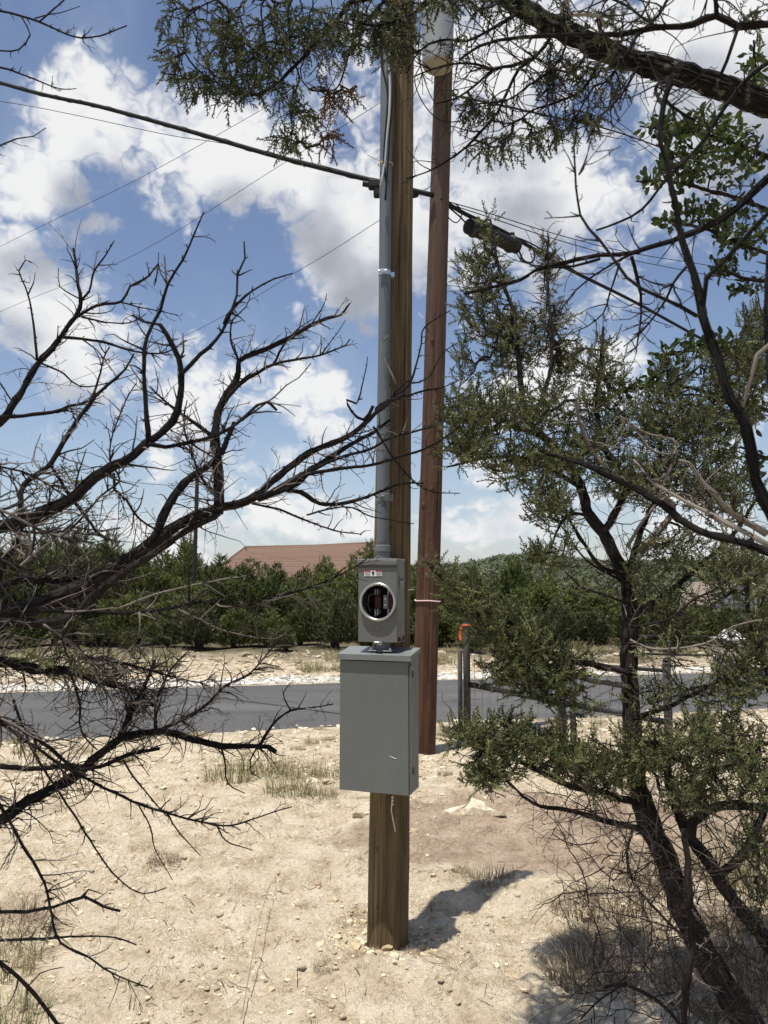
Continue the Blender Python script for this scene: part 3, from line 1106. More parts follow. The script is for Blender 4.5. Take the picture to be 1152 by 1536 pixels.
tuft(735, 1325, 'low', 1.5, 'dark wiry tuft at the far end of the pole shadow', k=2)
tuft(688, 1305, 'low', .6, 'small wiry tuft above the pole shadow', k=1)
tuft(668, 1165, 'low', .7, 'small brown tuft near the base of the reddish pole', k=0)
tuft(530, 1290, 'low', .5, 'tiny grey tuft left of the pole in brown soil')
tuft(560, 1446, 'low', .55, 'wisp of dead grass at the left foot of the new pole')
tuft(620, 1455, 'low', .45, 'dark wisp of dead grass in the shadow at the right foot of the new pole')
tuft(1110, 1310, 'green', 1.6, 'green grass clump behind the second leaning juniper trunk', k=0)
tuft(1145, 1340, 'green', 1.4, 'green grass clump at the right edge behind the juniper trunks', k=2)
for i in range(16):
    tuft(random.uniform(860, 1010), random.uniform(1310, 1470), 'low', random.uniform(1.0, 2.0),
         'matted tuft of dry twiggy brush at the foot of the leaning juniper', 'brush tufts under the leaning juniper', name='dry_brush', cat='brush')
for i in range(10):
    tuft(random.uniform(1040, 1160), random.uniform(1380, 1530), 'low', random.uniform(1.2, 2.0),
         'shaded brush tuft in the bottom right corner under the juniper', 'brush tufts in the bottom right corner', name='dry_brush', cat='brush')
for i in range(46):
    px = random.uniform(-20, 1150)
    x = G(px, 1110)[0]
    y = float(road_near(x)) - random.uniform(0.1, 1.4)
    tuft(0, 0, 'dry', random.uniform(.35, .7), 'low straw coloured tuft on the near verge of the road', 'dry tufts along the near verge', p=(x * y / 8.5, y))
for i in range(60):
    x = random.uniform(-9, 11)
    y = float(road_far(x)) + random.uniform(0.9, 4.6)
    tuft(0, 0, random.choice(['dry', 'low', 'green']), random.uniform(1.0, 2.0), 'dry grass clump on the rocky bank across the road',
         'dry clumps on the far bank', p=(x, y))

# a pair of long dry stems rising from the dirt
for pts, lab in (([(414, 1320), (402, 1370), (385, 1440), (362, 1540)], 'long thin dry grass stem arching over the pale dirt left of the pole'),
                 ([(851, 1380), (858, 1420), (880, 1455), (915, 1498)], 'thin dark dry stem curving over the dirt beside the brush')):
    Pn = [G(a, b) + np.array([0, 0, 0.03 + 0.10 * sin(pi * i / (len(pts) - 1))]) for i, (a, b) in enumerate(pts)]
    Pn[0][2] = 0.02
    mb = MB()
    add_tube(mb, spline(Pn, 0.05), np.linspace(.0012, .002, len(spline(Pn, 0.05))), 5)
    tag(mb.build('dry_weed', M['brush']), lab, 'dry weed')

# litter of broken twigs on the dirt
lm_ = MB()
n = 900
for i in range(n):
    if i < 380:
        x, y = random.uniform(-2, 2.3), 2.9 + 3.2 * random.random()
    else:
        x, y = random.uniform(.7, 2.3), 2.9 + 2.0 * random.random()
        if x < .25 * y:
            x += .4
    L = random.uniform(.02, .11)
    a = random.uniform(0, pi)
    ts = np.array([-.5, 0, .5])
    pts = np.stack([x + ts * L * cos(a), y + ts * L * sin(a) + np.array([0, random.uniform(-.01, .01), 0]), 0 * ts], -1)
    pts[:, 2] = terrain(pts[:, 0], pts[:, 1]) + 0.004 + np.array([0, random.uniform(0, .01), random.uniform(0, .01)])
    add_tube(lm_, pts, [.0014, .0018, .001], 3, tint=random.random(), cap=False)
lm_.build('twig_litter', M['litter'], kind='stuff')


# ------------------------------------------------------------------ poles, conduit, meter, boxes
def pole_mesh(name, p0, p1, r0, r1, mat, parent, wob=0.004, seed=1, n=90, sides=40):
    p0, p1 = np.array(p0, float), np.array(p1, float)
    t = np.linspace(0, 1, n)[:, None]
    pts = p0 * (1 - t) + p1 * t
    r = np.random.default_rng(seed)
    pts[:, 0] += wob * fbm(t[:, 0] * 5 + seed, t[:, 0] * 0, 2)
    rad = r0 * (1 - t[:, 0]) + r1 * t[:, 0]
    v, f, uv = tube_arrays(pts, rad, sides)
    vv = v.reshape(n, sides, 3)
    c = pts[:, None, :]
    a = np.linspace(0, 2 * pi, sides, endpoint=False)
    k = 1 + 0.025 * fbm(np.cos(a)[None, :] * 1.5 + 0 * t + 5 + seed, t * 14 + 0 * a[None], 3) + 0.016 * fbm(a[None, :] * 3 + 0 * t, t * 3 + 0 * a, 2)
    vv = c + (vv - c) * k[..., None]
    mb = MB()
    mb.add(vv.reshape(-1, 3), f, None, uv)
    return mb.build(name, mat, parent, smooth=True)


DP = 3.72                                    # distance of the new pole
pb = P(580, 1436, DP)
pt = P(599.5, -30, DP)
pole_r0 = 30.5 * DP / FPX * 1.1
new_pole = empty('utility_pole', (pb[0], pb[1], 0), 'short new greenish-brown timber pole carrying the grey electric boxes and conduit', 'utility pole')
pole_mesh('shaft', (pb[0], pb[1], -0.3), pt, 0.099, 0.074, M['pole_new'], new_pole, seed=3)
mb = MB()
add_tube(mb, [pt + [0, 0, -0.02], pt + [0, 0, 0.004], pt + [0, 0, 0.012]], [.072, .072, .05], 30)
mb.build('cut_top', M['pole_cut'], new_pole)

# frame of the boxes: rotated so their front looks a little to the left
YAW = radians(18.5)
fwd = np.array([-sin(YAW), -cos(YAW), 0])      # out of the front
rgt = np.array([cos(YAW), -sin(YAW), 0])       # right as seen
up = np.array([0, 0, 1.0])
ROT = np.stack([rgt, -fwd, up], 1)             # local x = right, local y = back, z = up


def bx(c, x, y, z):
    return np.array(c) + rgt * x - fwd * y + up * z


# lower box: front face left edge seen at px 511, right edge 613.5
DF = 3.50
c0 = P(562.5, 1190, DF)
zb = c0[2] + 0.004
boxL = np.array([c0[0], c0[1], zb])            # bottom centre of the front face
BW, BD, BH = 0.333, 0.135, 0.606
lower = empty('breaker_box', boxL, 'large plain grey steel electrical enclosure with hinged door, lower box on the new pole', 'electrical box')
mb = MB()
mb.box(bx(boxL, 0, BD / 2 + 0.008, BH / 2 - .004), (BW - .006, BD - .012, BH - .012), ROT, 0.002)
mb.build('body', M['box_paint'], lower)
mb = MB()
mb.box(bx(boxL, -0.004, 0.0, BH / 2 - 0.015), (BW - 0.006, 0.016, BH - 0.03), ROT, 0.0022)
door = mb.build('door', M['box_paint'], lower)
mb = MB()                                       # fold along the right edge of the door
mb.box(bx(boxL, BW / 2 - 0.001, .006, BH / 2 - 0.02), (0.005, 0.030, BH - 0.05), ROT, 0.001)
mb.build('door_edge', M['box_paint'], lower)
mb = MB()
for z in (.1, .52):
    mb.box(bx(boxL, BW / 2 + 0.002, .028, z), (0.004, 0.006, 0.03), ROT, 0.0008)
mb.build('latch', M['black'], lower)
# sloping rain lid with front lip
mb = MB()
lw = BW / 2 + 0.007
pr = [(-0.022, BH - 0.026), (-0.022, BH - .001), (0.0, BH + .002), (BD + .004, BH + .022), (BD + .004, BH - 0.0), (-.016, BH - .012), (-.016, BH - .026)]
V = np.array([bx(boxL, sx * lw, y, z) for sx in (-1, 1) for (y, z) in pr])
m_ = len(pr)
F = [[i, (i + 1) % m_, (i + 1) % m_ + m_, i + m_] for i in range(m_)]
mb.add(V, [np.array(F), np.arange(m_)[None, ::-1], np.arange(m_, 2 * m_)[None]])
mb.build('rain_lid', M['lid_paint'], lower)
mb = MB()
for x, z in ((BW / 2, BH - .06),):
    mb.box(bx(boxL, x, .022, z), (0.006, 0.008, 0.008), ROT, 0.002)
mb.build('screw', M['steel'], lower)
mb = MB()                                       # round knock-out pressed into the side
p0 = bx(boxL, BW / 2 - .0025, BD * .62, .085)
v, f, uv = tube_arrays([p0, p0 + rgt * .0012], [.017, .0165], 20)
mb.add(v, f)
mb.build('knockout', M['box_paint'], lower)
mb = MB()
add_tube(mb, [bx(boxL, .07, -.0088, .165), bx(boxL, .09, -.0088, .157), bx(boxL, .105, -.0088, .155)], [.0006, .0011, .0005], 4)
mb.build('scratch', M['white_paint'], lower)

# hub between the boxes with its flange on the lid
hubc = bx(boxL, 0.0, 0.06, BH)
mb = MB()
hx_ = P(572, 972, DF)[0] - boxL[0]
hubc = bx(boxL, hx_ - .01, 0.06, BH)
HG = (P(565, 964, 3.52)[2] - (boxL[2] + BH))     # gap between boxes
add_tube(mb, [hubc + [0, 0, 0.004], hubc + [0, 0, HG + .02]], [.032, .032], 24)
add_tube(mb, [hubc + [0, 0, HG - .012], hubc + [0, 0, HG - .002]], [.036, .036], 12)
nip = mb.build('conduit_nipple', M['conduit_fit'], lower, smooth=False)
mb = MB()
mb.box(hubc + np.array([0, 0, 0.014]), (.115, .10, .006), ROT, .002)
mb.build('flange', M['lid_paint'], lower)
for sx in (-1, 1):
    mb = MB()
    q = hubc + rgt * sx * .045 + fwd * .035
    add_tube(mb, [q + [0, 0, .010], q + [0, 0, .026]], [.0055, .005], 6)
    mb.build('bolt', M['steel'], lower)

# meter socket
MW, MD, MH = 0.190, 0.112, 0.372
mf = P(566, 964, 3.50)
meter = empty('meter_socket', mf, 'upper grey electric meter box with a round open socket and warning sticker', 'meter box')
MZ = np.array(mf)
rc = (0.005, 0.183)          # centre of the opening on the cover
RR = 0.0795
mb = MB()
mb.box(bx(MZ, 0, MD / 2 + 0.006, MH - 0.02), (MW - .004, MD - .004, 0.036), ROT, 0.002)
mb.box(bx(MZ, 0, MD / 2 + 0.006, 0.004), (MW - .004, MD - .004, 0.004), ROT)
mb.box(bx(MZ, -MW / 2 + .004, MD / 2 + .006, MH / 2 - .004), (.004, MD - .004, MH - .06), ROT)
mb.box(bx(MZ, MW / 2 - .004, MD / 2 + .006, MH / 2 - .004), (.004, MD - .004, MH - .06), ROT)
mb.box(bx(MZ, 0, MD, MH / 2 - .004), (MW - .014, .004, MH - .06), ROT)
mb.build('body', M['meter_paint'], meter)
# front cover with a round hole
mb = MB()
nseg = 64
ang = np.linspace(0, 2 * pi, nseg, endpoint=False)
hw, z0, z1 = MW / 2 - .003, .003, MH - .034
outer = []
for a in ang:
    dx_, dz_ = cos(a), sin(a)
    tx = ((hw if dx_ > 0 else -hw) - rc[0]) / dx_ if abs(dx_) > 1e-6 else 1e9
    tz = ((z1 if dz_ > 0 else z0) - rc[1]) / dz_ if abs(dz_) > 1e-6 else 1e9
    t_ = min(tx, tz)
    outer.append((rc[0] + dx_ * t_, rc[1] + dz_ * t_))
for cx_, cz_ in ((hw, z1), (-hw, z1), (-hw, z0), (hw, z0)):
    k_ = min(range(nseg), key=lambda i: (outer[i][0] - cx_) ** 2 + (outer[i][1] - cz_) ** 2)
    outer[k_] = (cx_, cz_)
V = [bx(MZ, x, 0.0, z) for x, z in outer] + [bx(MZ, rc[0] + RR * cos(a), 0.0, rc[1] + RR * sin(a)) for a in ang] + \
    [bx(MZ, x, 0.010, z) for x, z in outer] + [bx(MZ, rc[0] + RR * cos(a), 0.010, rc[1] + RR * sin(a)) for a in ang]
i = np.arange(nseg)
j = (i + 1) % nseg
F = np.concatenate([np.stack([i, j, j + nseg, i + nseg], -1)[:, ::-1], np.stack([i, i + 2 * nseg, j + 2 * nseg, j], -1)[:, ::-1],
                    np.stack([i + nseg, j + nseg, j + 3 * nseg, i + 3 * nseg], -1)[:, ::-1]])
mb.add(np.array(V), [F])
mb.build('front_cover', M['meter_paint'], meter)
# top hood lip of the meter
mb = MB()
mb.box(bx(MZ, 0, MD / 2 - .001, MH + .001), (MW + .004, MD + .012, .010), ROT, .0025)
mb.box(bx(MZ, 0, -.003, MH - .012), (MW + .002, .010, .020), ROT, .002)
mb.build('hood', M['meter_paint'], meter)
# the ring
prof = [(RR + .0045, 0.000), (RR + .005, -.008), (RR + .008, -.012), (RR + .006, -.016), (RR + .001, -.018), (RR - .004, -.015), (RR - .005, -.010), (RR - .004, .006)]
V = np.array([[bx(MZ, rc[0] + r_ * cos(a), y_, rc[1] + r_ * sin(a)) for a in ang] for r_, y_ in prof]).reshape(-1, 3)
F = []
for k_ in range(len(prof) - 1):
    F.append(np.stack([k_ * nseg + i, k_ * nseg + j, (k_ + 1) * nseg + j, (k_ + 1) * nseg + i], -1))
mb = MB().add(V, [np.concatenate(F)])
mb.build('socket_ring', M['ring_metal'], meter, smooth=True)
mb = MB()
mb.box(bx(MZ, 0, MD - .008, MH / 2), (MW - .02, .006, MH - .07), ROT)
mb.build('back_plate', M['inner'], meter)
for x in (-.012, .052):
    mb = MB()
    mb.box(bx(MZ, rc[0] + x, .050, rc[1] + .0), (.030, .05, .062), ROT, .003)
    mb.build('terminal_block', M['red_block'], meter)
for x in (-.016, .050):
    for z in (-.045, .045):
        mb = MB()
        for s_ in (-1, 1):
            mb.box(bx(MZ, rc[0] + x + s_ * .006, .030, rc[1] + z), (.005, .028, .026), ROT, .001)
        mb.box(bx(MZ, rc[0] + x, .045, rc[1] + z), (.024, .01, .014), ROT, .001)
        mb.build('jaw', M['alu'], meter)
mb = MB()
mb.box(bx(MZ, rc[0] + .028, .030, rc[1]), (.024, .02, .062), ROT, .002)
mb.build('neutral_block', M['conduit_fit'], meter)
for z in (-.014, .014):
    mb = MB()
    p0 = bx(MZ, rc[0] + .028, .018, rc[1] + z)
    add_tube(mb, [p0, p0 + fwd * .004], [.006, .005], 10)
    mb.build('screw', M['steel'], meter)
mb = MB()
mb.box(bx(MZ, rc[0] + .030, .055, rc[1]), (.012, .004, .15), ROT, .001)
mb.build('busbar', M['alu'], meter)
mb = MB()
add_tube(mb, [bx(MZ, rc[0] - .035, .03, rc[1] + .035), bx(MZ, rc[0] - .055, .03, rc[1] + .03), bx(MZ, rc[0] - .062, .03, rc[1] - .01), bx(MZ, rc[0] - .052, .03, rc[1] - .045), bx(MZ, rc[0] - .042, .03, rc[1] - .03)], .0015, 6)
mb.build('spring_clip', M['alu'], meter)
mb = MB()
mb.box(bx(MZ, rc[0] - .022, .035, rc[1] - .06), (.02, .012, .012), ROT @ np.array([[cos(.7), 0, -sin(.7)], [0, 1, 0], [sin(.7), 0, cos(.7)]]), .002)
mb.build('lug', M['alu'], meter)
# sticker on the cover: white with a red band each side of a small emblem, lines of tiny print
st = bx(MZ, -0.020, -.0012, .312)
mb = MB()
mb.box(st, (.086, .0012, .026), ROT)
stick = mb.build('warning_sticker', M['white_paint'], meter)
mb = MB()
for x in (-.027, .027):
    mb.box(st + rgt * x + fwd * .0009 + up * .0098, (.030, .0006, .006), ROT)
mb.build('red_header', M['red_print'], stick)
mb = MB()
for x in (-.027, .027):
    for k_ in range(4):
        mb.box(st + rgt * (x + random.uniform(-.002, .002)) + fwd * .0009 + up * (.003 - .0042 * k_), (.026 - .005 * (k_ == 3), .0006, .0014), ROT)
mb.build('print_lines', M['grey_print'], stick)
mb = MB()
q = st + fwd * .001
mb.add(np.array([q + rgt * a + up * b for a, b in ((-.006, .006), (.001, .012), (.006, .004), (.003, -.011), (-.003, -.008))]), [np.arange(5)[None, ::-1]])
mb.build('hand_emblem', M['black'], stick)
mb = MB()
sd = bx(MZ, MW / 2 + .0006, .062, .272)
mb.box(sd, (.0012, .042, .052), ROT)
sl = mb.build('side_sticker', M['grey_print'], meter)
sl.data.materials.clear()
sl.data.materials.append(M['alu'])
mb = MB()
mb.box(sd + rgt * .0008 + up * .013, (.0006, .032, .012), ROT)
mb.build('print_block', M['black'], sl)
mb = MB()
for k_ in range(3):
    mb.box(sd + rgt * .0008 + up * (-.002 - .008 * k_), (.0006, .032, .002), ROT)
mb.build('print_lines', M['grey_print'], sl)
for z in (.135, .075, .025):
    mb = MB()
    p0 = bx(MZ, MW / 2 - .002, .062, z)
    add_tube(mb, [p0, p0 + rgt * .0014], [.014 if z != .135 else .005, .0135 if z != .135 else .004], 18)
    mb.build('knockout', M['meter_paint'], meter)
# pressed emblem: hexagon and word under the ring
def text_mesh(body, size, centre, mat, name, parent, depth=.0006):
    cu = bpy.data.curves.new(name, 'FONT')
    cu.body = body
    cu.size = size
    cu.align_x = 'CENTER'
    cu.align_y = 'CENTER'
    cu.extrude = depth
    to = bpy.data.objects.new(name + '_c', cu)
    COL.objects.link(to)
    dg = bpy.context.evaluated_depsgraph_get()
    me = bpy.data.meshes.new_from_object(to.evaluated_get(dg))
    bpy.data.objects.remove(to)
    from mathutils import Matrix
    R = Matrix(((rgt[0], 0, -fwd[0] * -1), (rgt[1], 0, fwd[1]), (0, 1, 0))).to_4x4()
    me.transform(R)
    me.transform(Matrix.Translation(Vector(centre - np.array(parent.location))))
    me.materials.clear()
    me.materials.append(mat)
    o = bpy.data.objects.new(name, me)
    COL.objects.link(o)
    o.parent = parent
    return o


text_mesh('MILBANK', .0165, bx(MZ, 0.0, -.0006, .040), M['alu'], 'lettering', meter)
mb = MB()
hc = bx(MZ, 0.0, -.0012, .064)
hexp = [hc + rgt * .023 * cos(a) + up * .015 * sin(a) for a in np.linspace(0, 2 * pi, 7)]
add_tube(mb, hexp, .0009, 4)
for s_ in (-1, 1):
    mb.box(hc + rgt * s_ * .006, (.008, .001, .003), ROT)
mb.build('emblem', M['alu'], meter)
mb = MB()
mb.box(bx(MZ, 0.004, -.006, .002), (.034, .012, .006), ROT, .002)
add_tube(mb, [bx(MZ, .016 + .008 * cos(a), -.012, -.002 + .006 * sin(a)) for a in np.linspace(0, 2 * pi, 12)], .0015, 5)
mb.build('seal_hasp', M['steel'], meter)

# conduit riser
rt = P(575.5, 70, 3.60)
rb_ = P(573.5, 838, 3.60)
mtop = bx(MZ, 0, 0.06, MH + .006)
rb_ = np.array([P(574, 838, 3.58)[0], mtop[1], mtop[2]])
rt = np.array([P(580, 70, mtop[1] + .02)[0], mtop[1] + .03, P(580, 40, mtop[1] + .02)[2]])
riser = empty('conduit_riser', rb_, 'straight grey plastic conduit rising from the meter box up the new pole', 'conduit')
mb = MB()
rp = np.linspace(0, 1, 30)[:, None]
add_tube(mb, rb_ * (1 - rp) + rt * rp, .0285, 28)
mb.build('pipe', M['conduit'], riser, smooth=True)
ax = norm(rt - rb_)
mb = MB()
add_tube(mb, [rb_ + ax * .0, rb_ + ax * .008, rb_ + ax * .0081, rb_ + ax * .035, rb_ + ax * .0351, rb_ + ax * .062, rb_ + ax * .065], [.040, .040, .0315, .0315, .036, .036, .031], 28)
mb.build('hub_fitting', M['conduit_fit'], riser)
for zz in (748,):
    q = P(573, zz, 3.6)
    t_ = (q[2] - rb_[2]) / (rt - rb_)[2]
    c = rb_ + (rt - rb_) * t_
    mb = MB()
    add_tube(mb, [c - ax * .018, c - ax * .016, c + ax * .016, c + ax * .018], [.0295, .0325, .0325, .0295], 28)
    mb.box(c + np.array([.034, .02, 0]), (.024, .03, .03), None, .003)
    mb.box(c + np.array([-.004, -.034, .004]), (.022, .008, .008), None, .002)
    st1 = mb.build('pipe_strap', M['conduit_fit'], riser)
q = P(573, 414, 3.6)
c = rb_ + (rt - rb_) * ((q[2] - rb_[2]) / (rt - rb_)[2])
mb = MB()
add_tube(mb, [c - ax * .012, c + ax * .012], [.0302, .0302], 28)
mb.box(c + np.array([-.010, -.036, .0]), (.03, .012, .014), None, .002)
mb.box(c + np.array([.036, .02, 0]), (.02, .03, .024), None, .003)
add_tube(mb, [c + np.array([-.03, -.036, .002]), c + np.array([.008, -.04, .002])], [.003, .003], 8)
add_tube(mb, [c + np.array([-.016, -.044, .006]), c + np.array([-.016, -.060, -.004]), c + np.array([-.012, -.064, -.02])], [.002, .002, .0015], 6)
mb.build('steel_strap', M['steel'], riser)
# loose service wires hanging out beside the conduit
def wire3(name, pts, r, mat, label=None, cat=None, parent=None, sides=8, step=.03):
    mb = MB()
    s = spline(pts, step)
    add_tube(mb, s, r, sides)
    o = mb.build(name, mat, parent, smooth=True)
    if label:
        tag(o, label, cat)
    return o


Dw = mtop[1] - .045
wire3('service_wire', [P(588, 40, Dw), P(584, 90, Dw), P(585, 130, Dw), P(584, 170, Dw - .005), P(580, 210, Dw), P(577, 245, Dw), P(571, 279, Dw)], .0058, M['white_cable'],
      'pale insulated wire end hanging loose in front of the conduit top', 'cable')
wire3('service_wire', [P(574, 50, Dw + .01), P(573, 95, Dw), P(579, 125, Dw), P(582, 150, Dw), P(578, 200, Dw), P(576, 240, Dw), P(579, 272, Dw)], .0050, M['cable'],
      'left one of the black wire ends tied to the conduit top', 'cable')
wire3('service_wire', [P(583, 40, Dw), P(588, 100, Dw), P(589, 135, Dw), P(586, 180, Dw), P(582, 240, Dw), P(578, 300, Dw)], .0050, M['cable'],
      'right one of the black wire ends tied to the conduit top', 'cable')
yt = empty('cable_tie', P(578, 237, Dw), 'yellow tie around the loose wires and conduit with one end sticking out left', 'cable tie')
cc = rb_ + (rt - rb_) * ((P(578, 237, Dw)[2] - rb_[2]) / (rt - rb_)[2])
mb = MB()
add_tube(mb, [cc + np.array([.036 * cos(a), .036 * sin(a) - .008, .004 * sin(a)]) for a in np.linspace(0, 2 * pi, 20)], .0022, 6)
mb.build('loop', M['yellow'], yt)
mb = MB()
add_tube(mb, [cc + np.array([-.02, -.04, 0]), cc + np.array([-.05, -.05, .004]), P(551, 232, Dw - .03)], [.0022, .002, .0012], 5)
mb.build('tail', M['yellow'], yt)
# white cord hanging under the lower box
wire3('cord', [P(590, 1192, 3.56), P(588, 1200, 3.55), P(587, 1215, 3.555), P(590, 1232, 3.56), P(593, 1247, 3.57)], .0026, M['cord'],
      'short white cord dangling against the pole below the grey box', 'cord')
mb = MB()
for k_ in range(3):
    v, f = ICO2 * .006, ICO2F
    mb.add(v + P(589, 1196 + 5 * k_, 3.55), [f])
tag(mb.build('knot', M['cord']), 'small knot at the top of the white cord below the box', 'knot')
# screws and nail in the new pole
mb = MB()
q = P(612, 885, 3.66)
add_tube(mb, [q + np.array([0, 0, 0]), q + np.array([.028, -.01, .002])], [.0028, .0028], 8)
mb.build('lag_bolt', M['steel'], new_pole)

# ------------------------------------------------------------------ reddish pole with transformer and cables
DR = 7.75
r0 = P(634.5, 1128, DR)
r1 = P(664.5, 120, DR)
r2 = r0 + (r1 - r0) * 1.25
red = empty('utility_pole', (r0[0], r0[1], 0), 'tall leaning reddish-brown timber utility pole behind the new one with a transformer at its top', 'utility pole')
pole_mesh('shaft', r0 + (r0 - r1) * .05, r2, 0.125, 0.092, M['pole_red'], red, seed=9, n=140)


def on_red(py):
    z = P(650, py, DR)[2]
    return r0 + (r1 - r0) * ((z - r0[2]) / (r1[2] - r0[2]))


q = on_red(901)
mb = MB()
add_tube(mb, [q + np.array([.127 * cos(a), .127 * sin(a), .003 * sin(3 * a) - .004 * cos(a)]) for a in np.linspace(0, 2 * pi, 30)], .007, 6)
tag(mb.build('string', M['pink']), 'pale pink string tied round the reddish pole', 'string')
# long split dark recess on the right of the shaft, and splinters
mb = MB()
for k_ in range(5):
    qq = on_red(random.uniform(300, 1000))
    a = random.uniform(-2.6, -.6)
    p0 = qq + np.array([cos(a), sin(a), 0]) * .098
    add_tube(mb, [p0, p0 + np.array([cos(a) * .01, sin(a) * .01, .03]), p0 + [0, 0, .09]], [.004, .006, .002], 5)
mb.build('splinter', M['pole_red'], red)
for k_ in range(12):
    qq = on_red(random.uniform(330, 1080))
    a = random.uniform(-2.5, -.7)
    u = np.array([cos(a), sin(a), 0])
    w = np.array([-sin(a), cos(a), 0])
    R3 = np.stack([w, u, [0, 0, 1]], 1)
    sc3 = random.uniform(.5, 1.2)
    mb = MB()
    mb.add((ICO2 * np.array([.020, .010, .030]) * sc3) @ R3.T + qq + u * .113, [ICO2F], None, np.stack([ICO2[:, 0] * .02, qq[2] + ICO2[:, 2] * .03], -1))
    mb.build('knot', M['pole_red'], red, smooth=True)
# transformer
tb_ = P(657, 98, DR - .28)
TR = .162
tr = empty('transformer', tb_, 'pale grey pole-mounted transformer can near the top of the reddish pole', 'transformer')
mb = MB()
prof = [(TR * .985, 0), (TR, .01), (TR, .60), (TR * .96, .615), (TR * .96, .63), (TR * 1.03, .635), (TR * 1.03, .66), (TR * .9, .70), (TR * .3, .73)]
add_tube(mb, [tb_ + [0, 0, z] for r_, z in prof], [r_ for r_, z in prof], 36)
mb.build('tank', M['transformer'], tr, smooth=False)
mb = MB()
add_tube(mb, [tb_ + [0, 0, -.012], tb_ + [0, 0, .0]], [TR * .93, TR * .985], 36)
mb.build('base_plate', M['transformer_base'], tr)
for sx in (-1, 1):
    mb = MB()
    q = tb_ + np.array([sx * .06, -.02, .73])
    add_tube(mb, [q + [0, 0, k_ * .02] for k_ in range(8)], [.018, .03, .018, .03, .018, .03, .018, .012], 14)
    mb.build('bushing', M['transformer_base'], tr)
mb = MB()
mb.box(tb_ + np.array([0, .20, .15]), (.08, .12, .04), None, .005)
mb.box(tb_ + np.array([0, .20, .45]), (.08, .12, .04), None, .005)
mb.build('bracket', M['steel'], tr)
# drop loops of thin wire near the transformer
wire3('drop_wire', [P(633, 95, DR - .2), P(622, 120, DR - .2), P(635, 155, DR - .2), P(660, 180, DR - .15), P(690, 182, DR - .1), P(697, 176, DR)], .006, M['cable'],
      'thin black drop wire looping below the transformer around the reddish pole', 'cable')
wire3('drop_wire', [P(630, 40, DR - .2), P(628, 85, DR - .2), P(640, 130, DR - .2), P(655, 160, DR - .14)], .005, M['cable'],
      'thin black wire coming down left of the transformer', 'cable')

# telecom cable bundle
cl = [P(-260, 40, 15.0), P(0, 124, 10.6), P(150, 160, 9.6), P(285, 197, 8.9), P(420, 236, 8.3), P(555, 270, 7.85), P(650, 293, DR - .12)]
wire3('aerial_cable', cl, .027, M['cable'], 'thick black aerial cable bundle sagging from the upper left to the poles', 'cable', step=.1)
mb = MB()
s = spline(np.array(cl), .04)
ph = np.arange(len(s)) * .35
s2 = s + np.stack([0 * ph, .027 * np.cos(ph), .027 * np.sin(ph)], -1)
add_tube(mb, s2, .006, 5)
tag(mb.build('lashing_wire', M['cable']), 'thin wire spiralled round the thick black aerial cable at the left', 'cable')
wire3('thin_wire', [P(-200, 125, 13), P(0, 152, 11), P(110, 172, 10.5), P(250, 202, 10), P(340, 216, 9.5), P(470, 245, 8.8), P(640, 290, DR)], .0045, M['cable'],
      'thin wire running just below the thick aerial cable at the upper left', 'cable', step=.2)
cr = [P(660, 298, DR - .1), P(700, 322, 8.1), P(760, 350, 8.7), P(850, 402, 9.8), P(950, 452, 11.3), P(1030, 496, 12.6), P(1200, 590, 16)]
wire3('aerial_cable', cr, .023, M['cable'], 'thick black cable descending to the right from the reddish pole', 'cable', step=.1)
wire3('thin_wire', [P(664, 300, DR), P(740, 322, 8.4), P(830, 350, 9.3), P(940, 378, 10.6), P(1050, 396, 12), P(1200, 420, 15)], .0055, M['cable'],
      'upper one of two thin wires fanning out to the right from the reddish pole', 'cable', step=.2)
wire3('thin_wire', [P(664, 303, DR), P(740, 328, 8.4), P(830, 358, 9.3), P(940, 388, 10.6), P(1050, 410, 12), P(1200, 440, 15)], .0055, M['cable'],
      'lower one of two thin wires fanning out to the right from the reddish pole', 'cable', step=.2)
wire3('support_strand', [P(664, 303, DR), P(690, 325, 8.0), P(715, 345, 8.2), P(780, 358, 8.8), P(830, 385, 9.4), P(870, 412, 10)], .009, M['cable'],
      'short black strand holding the splice closure under the cable', 'cable', step=.1)
wire3('wire_loop', [P(668, 306, DR - .05), P(672, 325, DR), P(684, 334, DR + .1), P(692, 325, DR + .2), P(690, 312, DR + .25), P(680, 304, DR + .2)], .006, M['cable'],
      'small slack loop of black wire just right of the reddish pole', 'cable')
wire3('wire_loop', [P(778, 375, 8.8), P(785, 390, 8.9), P(796, 394, 9.0), P(802, 386, 9.1), P(800, 374, 9.1)], .012, M['cable'],
      'small slack loop of cable right of the black splice closure', 'cable')
# splice closure
a_, b_ = P(702, 339, 8.15), P(777, 371, 8.75)
ax2 = norm(b_ - a_)
sc_ = empty('splice_closure', (a_ + b_) / 2, 'black barrel-shaped cable splice closure hanging right of the reddish pole', 'splice closure')
L2 = np.linalg.norm(b_ - a_)
mb = MB()
prof = [(.0, .05), (.01, .085), (.10, .088), (.11, .10), (.13, .10), (.14, .085), (.45, .078), (.80, .085), (.82, .10), (.86, .10), (.87, .085), (.97, .08), (1.0, .05)]
add_tube(mb, [a_ + ax2 * L2 * t_ for t_, r_ in prof], [r_ for t_, r_ in prof], 20)
mb.build('barrel', M['black'], sc_)
for t_ in (.03, .95):
    mb = MB()
    q = a_ + ax2 * L2 * t_
    mb.box(q + np.array([0, -.02, -.07]), (.05, .05, .05), None, .01)
    mb.build('nozzle', M['black'], sc_)
for t_ in (.15, .85):
    mb = MB()
    q = a_ + ax2 * L2 * t_
    mb.box(q + np.array([0.02, 0, .10]), (.05, .02, .09), None, .004)
    mb.build('hanger', M['black'], sc_)
